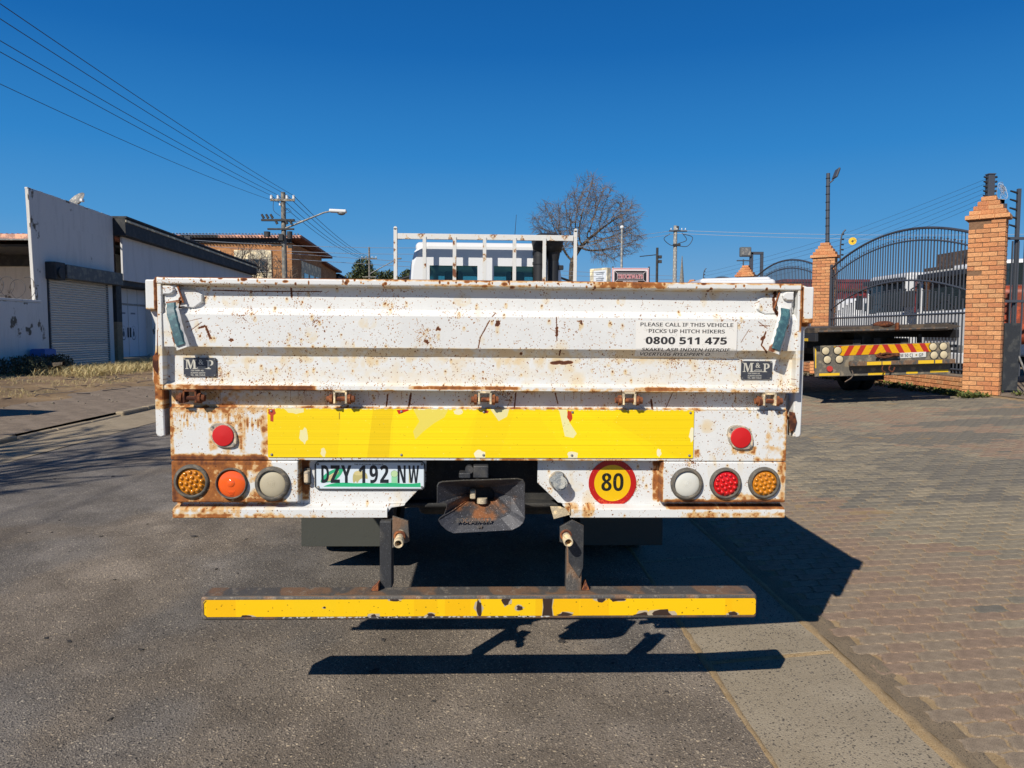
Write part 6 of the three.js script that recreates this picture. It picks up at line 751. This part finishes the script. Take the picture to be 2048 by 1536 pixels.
// ---------------------------------------------------------------- tilt-tray lorry
{
  const t = thing('tilt_tray_lorry', 'tilt-tray lorry with red and yellow chevron board, parked by the steel fence', 'lorry', [7.0, 0.238, -10.0], -0.03); t.rotation.z = 0.028;
  const grime = std({ map: tiled(gritT, 0.7), color: hex(0.56, 0.5, 0.4), roughness: 0.8 }), dk = M.chassis;
  const bp = mesh('rear_panel', [plate([[-1.19, 1.05], [-1.17, 0.52], [1.2, 0.5], [1.2, 0.92], [1.17, 1.06], [-1.1, 1.06]].reverse(), 0.05, -0.05, 0.006)], grime, t);
  const ct = canvasTex(1024, 128, (c) => { c.fillStyle = '#dda400'; c.fillRect(0, 0, 1024, 128); c.fillStyle = '#b32c22'; const st = (x, d) => { c.beginPath(); c.moveTo(x, 0); c.lineTo(x + 58, 0); c.lineTo(x + 58 - d, 128); c.lineTo(x - d, 128); c.fill(); }; for (const x of [30, 165, 290, 425]) st(x, 60); for (const x of [525, 655, 785, 915]) st(x - 18, -60); const r = rng(5); for (let k = 0; k < 120; k++) { c.fillStyle = 'rgba(80,60,40,0.25)'; c.fillRect(r() * 1024, r() * 128, 4 + r() * 30, 2 + r() * 5); } });
  mesh('chevron_board', rectUV(plate([[-0.86, 1.045], [-0.74, 0.875], [0.85, 0.905], [0.84, 1.055]].reverse(), 0.006, 0.006, 0.001), -0.86, 0.85, 0.875, 1.055), std({ map: ct, roughness: 0.45 }), t);
  for (const [x, y] of [[-1.0, 0.97], [-0.79, 0.97], [-0.97, 0.815], [-0.76, 0.815], [0.88, 0.99], [1.06, 0.99], [0.9, 0.84], [1.07, 0.845]]) { const l = mesh('tail_lamp', cyl(0.072, 0.075, 0.02, x, y, 0.012, Math.PI / 2, 0, 0, 24), M.black, t); mesh('lens', uvm(move(new THREE.LatheGeometry([[0, 0.018], [0.04, 0.015], [0.064, 0.004]].map(([a, b]) => V2(a, b)), 24), x, y, 0.018, Math.PI / 2)), std({ color: hex(0.62, 0.52, 0.33), roughness: 0.35 }), l); }
  mesh('red_lamp', cyl(0.05, 0.05, 0.03, -0.93, 0.655, 0.02, Math.PI / 2, 0, 0, 20), std({ color: hex(0.5, 0.05, 0.04), roughness: 0.4 }), t);
  const nt = canvasTex(512, 96, (c) => { c.fillStyle = '#d6d4cc'; c.fillRect(0, 0, 512, 96); c.fillStyle = '#33353c'; c.font = 'bold 76px sans-serif'; c.save(); c.translate(10, 76); c.scale(0.82, 1); c.fillText('MM 50 CJ', 0, 0); c.fillText('GP', 455, 0); c.restore(); c.fillStyle = '#8a7a40'; c.beginPath(); c.arc(345, 48, 16, 0, 7); c.fill(); c.fillStyle = 'rgba(90,80,60,0.6)'; c.fillRect(0, 0, 34, 96); });
  mesh('number_plate', rectUV(plate([[0.24, 0.895], [0.26, 0.80], [0.76, 0.815], [0.76, 0.905]].reverse(), 0.006, 0.01, 0.001), 0.24, 0.76, 0.80, 0.905), std({ map: nt, roughness: 0.5 }), t);
  const bm = mesh('cross_bar', [box(1.82, 0.075, 0.08, 0.28, 0.735, 0.12, 0.006), box(0.06, 0.09, 0.14, -0.55, 0.735, 0.06), box(0.06, 0.09, 0.14, 1.05, 0.735, 0.06)], M.rusty, t); for (const [x, w] of [[-0.22, 0.25], [0.0, 0.15], [0.68, 0.27], [0.9, 0.12]]) mesh('tape', box(w, 0.058, 0.003, x, 0.735, 0.1625, 0.001), M.yellow, bm);
  for (const [x, y, w] of [[-0.93, 0.555, 0.36], [-0.1, 0.545, 0.3], [0.52, 0.55, 0.2], [1.0, 0.56, 0.32]]) mesh('tape', box(w, 0.045, 0.003, x, y, 0.008, 0.001), M.yellow, t); mesh('tape', box(0.02, 0.36, 0.003, -1.17, 0.85, 0.008, 0.001), M.yellow, t);
  mesh('winch_hook', [tube([V(-0.05, 0.9, 0.05), V(-0.15, 0.86, 0.1), V(0.0, 0.83, 0.12), V(0.12, 0.86, 0.1), V(0.05, 0.9, 0.1), V(-0.1, 0.88, 0.12)], 0.02, 6, 60), tube([V(0.08, 0.72, 0.14), V(0.04, 0.62, 0.16), V(0.1, 0.58, 0.16), V(0.14, 0.66, 0.16)], 0.014, 6), tube([V(-0.05, 0.71, 0.14), V(-0.08, 0.62, 0.16), V(-0.02, 0.57, 0.16)], 0.012, 6), box(0.3, 0.06, 0.1, 0.12, 0.87, 0.05, 0.02)], M.darkRust, t);
  mesh('hanging_hook', tube([V(-0.58, 0.66, 0.06), V(-0.55, 0.56, 0.08), V(-0.58, 0.5, 0.1), V(-0.7, 0.42, 0.1)], 0.01, 6), M.rusty, t); mesh('wheel_catch', [box(0.1, 0.05, 0.1, 1.26, 0.99, -0.05), box(0.1, 0.04, 0.1, 1.27, 0.9, -0.05)], M.black, t);
  mesh('tray', [plate([[-1.25, 1.285], [1.06, 1.275], [1.29, 1.335], [1.06, 1.39], [-1.25, 1.375]].reverse(), 6.35, -6.2, 0.004)], std({ map: tiled(gritT, 0.9), color: hex(0.26, 0.2, 0.15), roughness: 0.8 }), t); mesh('tail_edge', span(-1.2, 1.05, 1.30, 1.33, 0.15, 0.175, 0.006), M.rusty, t); mesh('winch_clamp', [uvm(move(new THREE.SphereGeometry(0.14, 14, 10).scale(1.3, 0.45, 0.8), -0.02, 1.40, 0.08)), box(0.06, 0.14, 0.08, 0.16, 1.36, 0.19, 0.02)], M.darkRust, t);
  const sr = mesh('side_rail', box(0.06, 0.14, 6.2, -1.23, 1.21, -2.9, 0.01), M.black, t); mesh('side_stripe', box(0.004, 0.05, 5.6, -1.262, 1.17, -2.9, 0.001), M.yellow, sr); mesh('side_rail', box(0.06, 0.14, 6.2, 1.2, 1.21, -2.9, 0.01), M.black, t);
  mesh('subframe', [box(0.14, 0.3, 9.5, -0.42, 1.0, -4.8), box(0.14, 0.3, 9.5, 0.42, 1.0, -4.8), box(0.3, 0.22, 3.4, -0.25, 1.17, -1.9), box(1.6, 0.26, 0.3, -0.3, 1.14, -0.7)], dk, t); mesh('hydraulic_block', [box(0.7, 0.4, 0.9, 0.2, 1.05, -1.1, 0.03), box(0.06, 0.16, 0.06, 0.7, 1.14, -0.1), box(0.05, 0.14, 0.05, -0.3, 1.13, -0.1), box(0.12, 0.1, 0.05, -0.05, 1.12, -0.1)], dk, t);
  for (const s of [-1, 1]) for (const z of [-3.0, -9.0]) { const w = new THREE.Group(); w.name = 'wheel'; t.add(w); w.position.set(s * 0.92, 0.44, z); for (const o of z > -4 ? [-0.14, 0.14] : [0.05 * s]) mesh('tyre', uvm(new THREE.LatheGeometry([[0.26, -0.11], [0.4, -0.12], [0.44, -0.09], [0.45, 0], [0.44, 0.09], [0.4, 0.12], [0.26, 0.11]].map(([a, b]) => V2(a, b)), 32).rotateZ(Math.PI / 2).translate(o, 0, 0)), M.tyre, w); mesh('rim', cyl(0.27, 0.27, 0.2, 0, 0, 0, 0, 0, Math.PI / 2, 20), M.galv, w); }
  mesh('guards_and_added_flaps', [box(0.7, 0.05, 1.3, -0.86, 0.98, -3.0), box(0.7, 0.05, 1.3, 0.86, 0.98, -3.0), box(0.75, 0.75, 0.02, -0.86, 0.62, -2.4), box(0.75, 0.75, 0.02, 0.86, 0.62, -2.4), box(2.3, 0.5, 0.03, 0, 0.85, -4)], dk, t); mesh('tool_locker', box(0.5, 0.5, 1.0, -0.92, 0.8, -4.6, 0.02), dk, t);  // dark flaps added to hide wheels that the sun would reach
  const cab = mesh('cab', [uvm(move(new RoundedBoxGeometry(2.15, 2.0, 1.9, 4, 0.12), 0, 1.75, -9.1))], M.cab, t); mesh('roof', uvm(move(new RoundedBoxGeometry(2.05, 0.26, 1.6, 4, 0.12), 0, 2.70, -9.15)), M.cab, cab); mesh('rear_window', box(1.3, 0.5, 0.02, 0, 2.2, -8.145, 0.004), M.darkGlass, cab);
}
// ---------------------------------------------------------------- trucks and stores behind the fence
{
  const make = (label, z) => {
    const t = thing('cabover_truck', label, 'truck', [13.2, 0.335, z], -Math.PI / 2, 'white trucks parked behind the steel fence');
    mesh('cab', [uvm(move(new RoundedBoxGeometry(2.46, 1.3, 1.9, 4, 0.1), 0, 1.15, -0.95)), box(2.4, 0.3, 1.8, 0, 2.92, -1.0, 0.12), box(0.12, 1.2, 0.3, -1.17, 2.3, -0.2, 0.04), box(0.12, 1.2, 0.3, 1.17, 2.3, -0.2, 0.04), box(2.4, 1.3, 0.1, 0, 2.3, -1.86, 0.03)], M.cab, t);
    mesh('windscreen', plate(rrect(2.24, 0.95, 0.1, 0, 2.3), 0.02, -0.1, 0).rotateX(0), M.darkGlass, t); for (const s of [-1, 1]) { mesh('side_window', span(s * 1.2, s * 1.21, 1.9, 2.7, -1.6, -0.4, 0), M.darkGlass, t); mesh('mirror', [box(0.16, 0.5, 0.2, s * 1.42, 2.2, 0.1, 0.04), rod(V(s * 1.2, 2.6, 0), V(s * 1.4, 2.5, 0.1), 0.02)], M.black, t); mesh('headlight', box(0.4, 0.2, 0.05, s * 0.85, 0.72, 0.02, 0.03), M.galv, t); mesh('wheel', cyl(0.5, 0.5, 0.3, s * 1.05, 0.5, -0.9, 0, 0, Math.PI / 2, 28), M.tyre, t); mesh('wiper', rod(V(s * 0.5, 1.86, -0.06), V(s * 0.1, 2.1, -0.06), 0.012), M.black, t); }
    mesh('sun_visor', box(2.3, 0.16, 0.2, 0, 2.82, 0.02, 0.03), M.black, t); mesh('grille', box(1.5, 0.5, 0.04, 0, 1.2, 0.02, 0.02), M.black, t); mesh('bumper', box(2.46, 0.3, 0.2, 0, 0.45, 0.02, 0.04), M.cab, t); mesh('chassis', box(0.9, 0.3, 5, 0, 0.8, -4.4), M.chassis, t); for (const s of [-1, 1]) mesh('wheel', cyl(0.5, 0.5, 0.55, s * 0.9, 0.5, -5.2, 0, 0, Math.PI / 2, 28), M.tyre, t); return t;
  };
  make('white truck cab with dark windscreen behind the fence, next to the red container', -21.6); const b = make('white truck cab behind the fence with a brown board on its roof', -18.4);
  mesh('roof_board', [box(1.5, 0.42, 0.06, -0.4, 3.3, -0.5, 0.01), box(1.4, 0.1, 0.06, -0.2, 3.02, 0.02, 0.01)], std({ map: tiled(gritT, 0.6), color: hex(0.3, 0.2, 0.15), roughness: 0.8 }), b);
  const c = thing('shipping_container', 'red corrugated shipping container behind the steel fence', 'container', [15.2, 0.335, -28.8]); mesh('body', box(5.9, 3.2, 2.36, 0, 1.68, 0, 0.01), M.redSteel, c); for (let k = 0; k < 26; k++) mesh('rib', box(0.1, 2.9, 0.05, -2.85 + k * 0.228, 1.65, 1.2, 0.01), M.redSteel, c); mesh('top_rail', box(6.0, 0.12, 2.46, 0, 3.28, 0, 0.01), M.redSteel, c); mesh('side_rail', box(6.0, 0.12, 0.08, 0, 2.9, 1.22, 0.01), M.darkRust, c);
  const v = thing('white_van', 'white van parked in front of the red container behind the fence', 'van', [14.6, 0.335, -25.6], 0.2); mesh('body', [uvm(move(new RoundedBoxGeometry(3.6, 1.2, 1.8, 3, 0.15), 0, 1.25, 0)), uvm(move(new RoundedBoxGeometry(2.6, 0.8, 1.6, 3, 0.2), 0.3, 2.05, 0))], M.cab, v); mesh('window', [box(2.0, 0.4, 1.64, 0.3, 2.1, 0, 0.1)], M.darkGlass, v); for (const x of [-1.1, 1.1]) for (const z of [-0.8, 0.8]) mesh('wheel', cyl(0.34, 0.34, 0.2, x, 0.34, z, Math.PI / 2, 0, 0, 24), M.tyre, v);
  const o = thing('orange_truck', 'orange truck with red wheels behind the gate posts', 'truck', [12.1, 0.335, -13.4], -0.7); mesh('body', [uvm(move(new RoundedBoxGeometry(2.2, 1.3, 3.2, 4, 0.18), 0, 1.55, -1.2))], M.orangePaint, o); mesh('fender', uvm(move(new THREE.TorusGeometry(0.62, 0.12, 10, 24, 3.14), -1.0, 0.6, -0.6, 0, Math.PI / 2)), M.orangePaint, o); mesh('cab_top', uvm(move(new RoundedBoxGeometry(2.1, 0.7, 2.2, 4, 0.15), 0, 2.5, -1.5)), M.cab, o); for (const s of [-1, 1]) { const w = mesh('tyre', cyl(0.5, 0.5, 0.3, s * 0.95, 0.5, -0.6, 0, 0, Math.PI / 2, 28), M.tyre, o); mesh('rim', [uvm(move(new THREE.TorusGeometry(0.3, 0.06, 8, 24), s * 1.12, 0.5, -0.6, 0, Math.PI / 2))], M.redSteel, w); } mesh('window', box(2.0, 0.5, 0.02, 0, 2.5, -0.39, 0.004), M.darkGlass, o);
}
{ // sign boards beyond
  const t = canvasTex(1024, 512, (c) => {
    c.fillStyle = '#e6d9d8'; c.fillRect(0, 0, 1024, 512); c.strokeStyle = '#b84a50'; c.lineWidth = 16; c.strokeRect(22, 20, 980, 340); c.fillStyle = '#211d1f'; c.fillRect(64, 62, 896, 250); c.strokeStyle = '#e6d9d8'; c.lineWidth = 8; for (const [a, b, e, f] of [[64, 62, 150, 118], [960, 62, 874, 118], [64, 312, 150, 256], [960, 312, 874, 256]]) { c.beginPath(); c.moveTo(a, b); c.lineTo(e, f); c.stroke(); } c.strokeRect(150, 112, 724, 150); c.font = 'bold 118px serif'; c.textAlign = 'center'; c.save(); c.translate(512, 228); const m = c.measureText('TRUCKWAYS').width; c.scale(700 / m, 1); c.lineWidth = 10; c.strokeText('TRUCKWAYS', 0, 0); c.fillStyle = '#b5373f'; c.fillText('TRUCKWAYS', 0, 0); c.restore(); c.fillStyle = '#e6d9d8'; c.font = 'bold 40px sans-serif'; c.fillText('www.truckways.co.za', 512, 302); c.fillStyle = '#b5373f'; c.font = 'bold italic 62px serif'; c.fillText('Buying & Selling of Pre-Owned', 512, 430); c.fillRect(60, 470, 900, 10);
  });
  const s = thing('sign_board', 'red bordered black sign board with white lettering above the tailgate', 'sign', [9.26, 0.3, -45]); mesh('board', rectUV(box(2.36, 1.5, 0.1, 0, 4.55, 0, 0.01), -1.18, 1.18, 3.8, 5.3), std({ map: t, roughness: 0.5 }), s); for (const x of [-1.1, 1.22]) mesh('post', box(0.1, 5.4, 0.1, x, 2.7, -0.12, 0.006), M.fence, s);
  const s2 = thing('sign_board', 'cream sign box with a white lettered panel, beside the red bordered board', 'sign', [7.4, 0.3, -45.4], -0.9); mesh('box', box(1.5, 1.6, 0.35, 0, 4.5, 0, 0.01), M.cream, s2); const t2 = canvasTex(256, 256, (c) => { c.fillStyle = '#d7dce2'; c.fillRect(0, 0, 256, 256); c.fillStyle = '#59626e'; for (const [y, w] of [[30, 190], [60, 150], [110, 60], [140, 170], [170, 150], [210, 190]]) c.fillRect(128 - w / 2, y, w, 14); }); mesh('panel', rectUV(box(1.1, 0.9, 0.02, 0.15, 4.7, 0.186, 0.002), -0.4, 0.7, 4.25, 5.15), std({ map: t2, roughness: 0.5 }), s2); mesh('post', [box(0.15, 4, 0.15, -0.5, 2, 0), box(0.15, 4, 0.15, 0.5, 2, 0)], M.pole, s2);
  const sp = thing('church_spire', 'slender distant spire beside the pale concrete pole', 'spire', [32.2, 0, -120]); mesh('spire', cyl(0.05, 0.75, 9, 0, 9.5, 0, 0, 0, 0, 8), M.pole, sp); mesh('tower', box(2.2, 9, 2.2, 0, 4.5, 0, 0.02), M.plasterClean, sp); mesh('louvre', box(1.4, 0.5, 2.3, 0, 8.2, 0, 0.02), M.fasciaDark, sp);
}
{ // weeds at the foot of the fence and pillars
  const r = rng(91), n = 420, P = []; for (let k = 0; k < 9; k++) { const a = k / 9 * 6.28 + r(), l = 0.04 + r() * 0.05, w = 0.008, ca = Math.cos(a), sa = Math.sin(a), h = 0.02 + r() * 0.05; for (const [x, y, s] of [[0, 0, -0.3], [0, 0, 0.3], [0.6, 0.8, 1], [0, 0, -0.3], [0.6, 0.8, 1], [0.6, 0.8, -1], [0.6, 0.8, -1], [0.6, 0.8, 1], [1, 0.9, 0]]) P.push(ca * x * l - sa * s * w, y * h, sa * x * l + ca * s * w); }
  const g = new THREE.BufferGeometry(); g.setAttribute('position', new THREE.Float32BufferAttribute(P, 3)); g.computeVertexNormals(); const im = new THREE.InstancedMesh(uvm(g), std({ color: hex(1, 1, 1), roughness: 0.9, side: THREE.DoubleSide }), n), mt = new THREE.Matrix4(), e = new THREE.Euler(), c = new THREE.Color();
  for (let k = 0; k < n; k++) { const z = -10.4 - Math.pow(r(), 1.4) * 7, x = 9.0 + (r() - 0.5) * 0.5 + (r() < 0.15 ? 0.9 : 0), s = 0.6 + r() * 1.3; mt.makeRotationFromEuler(e.set(0, r() * 6.3, 0)); mt.scale(V(s, s, s)); mt.setPosition(x, paveY(x), z); im.setMatrixAt(k, mt); const q = r(); c.setRGB(mix(0.06, 0.2, q), mix(0.1, 0.2, q), 0.035); im.setColorAt(k, c); }
  im.name = 'weeds'; im.castShadow = im.receiveShadow = true; stuff(im); tag(im, 'small green weeds growing along the foot of the steel fence', 'weeds'); scene.add(im);
}
renderer.render(scene, camera);
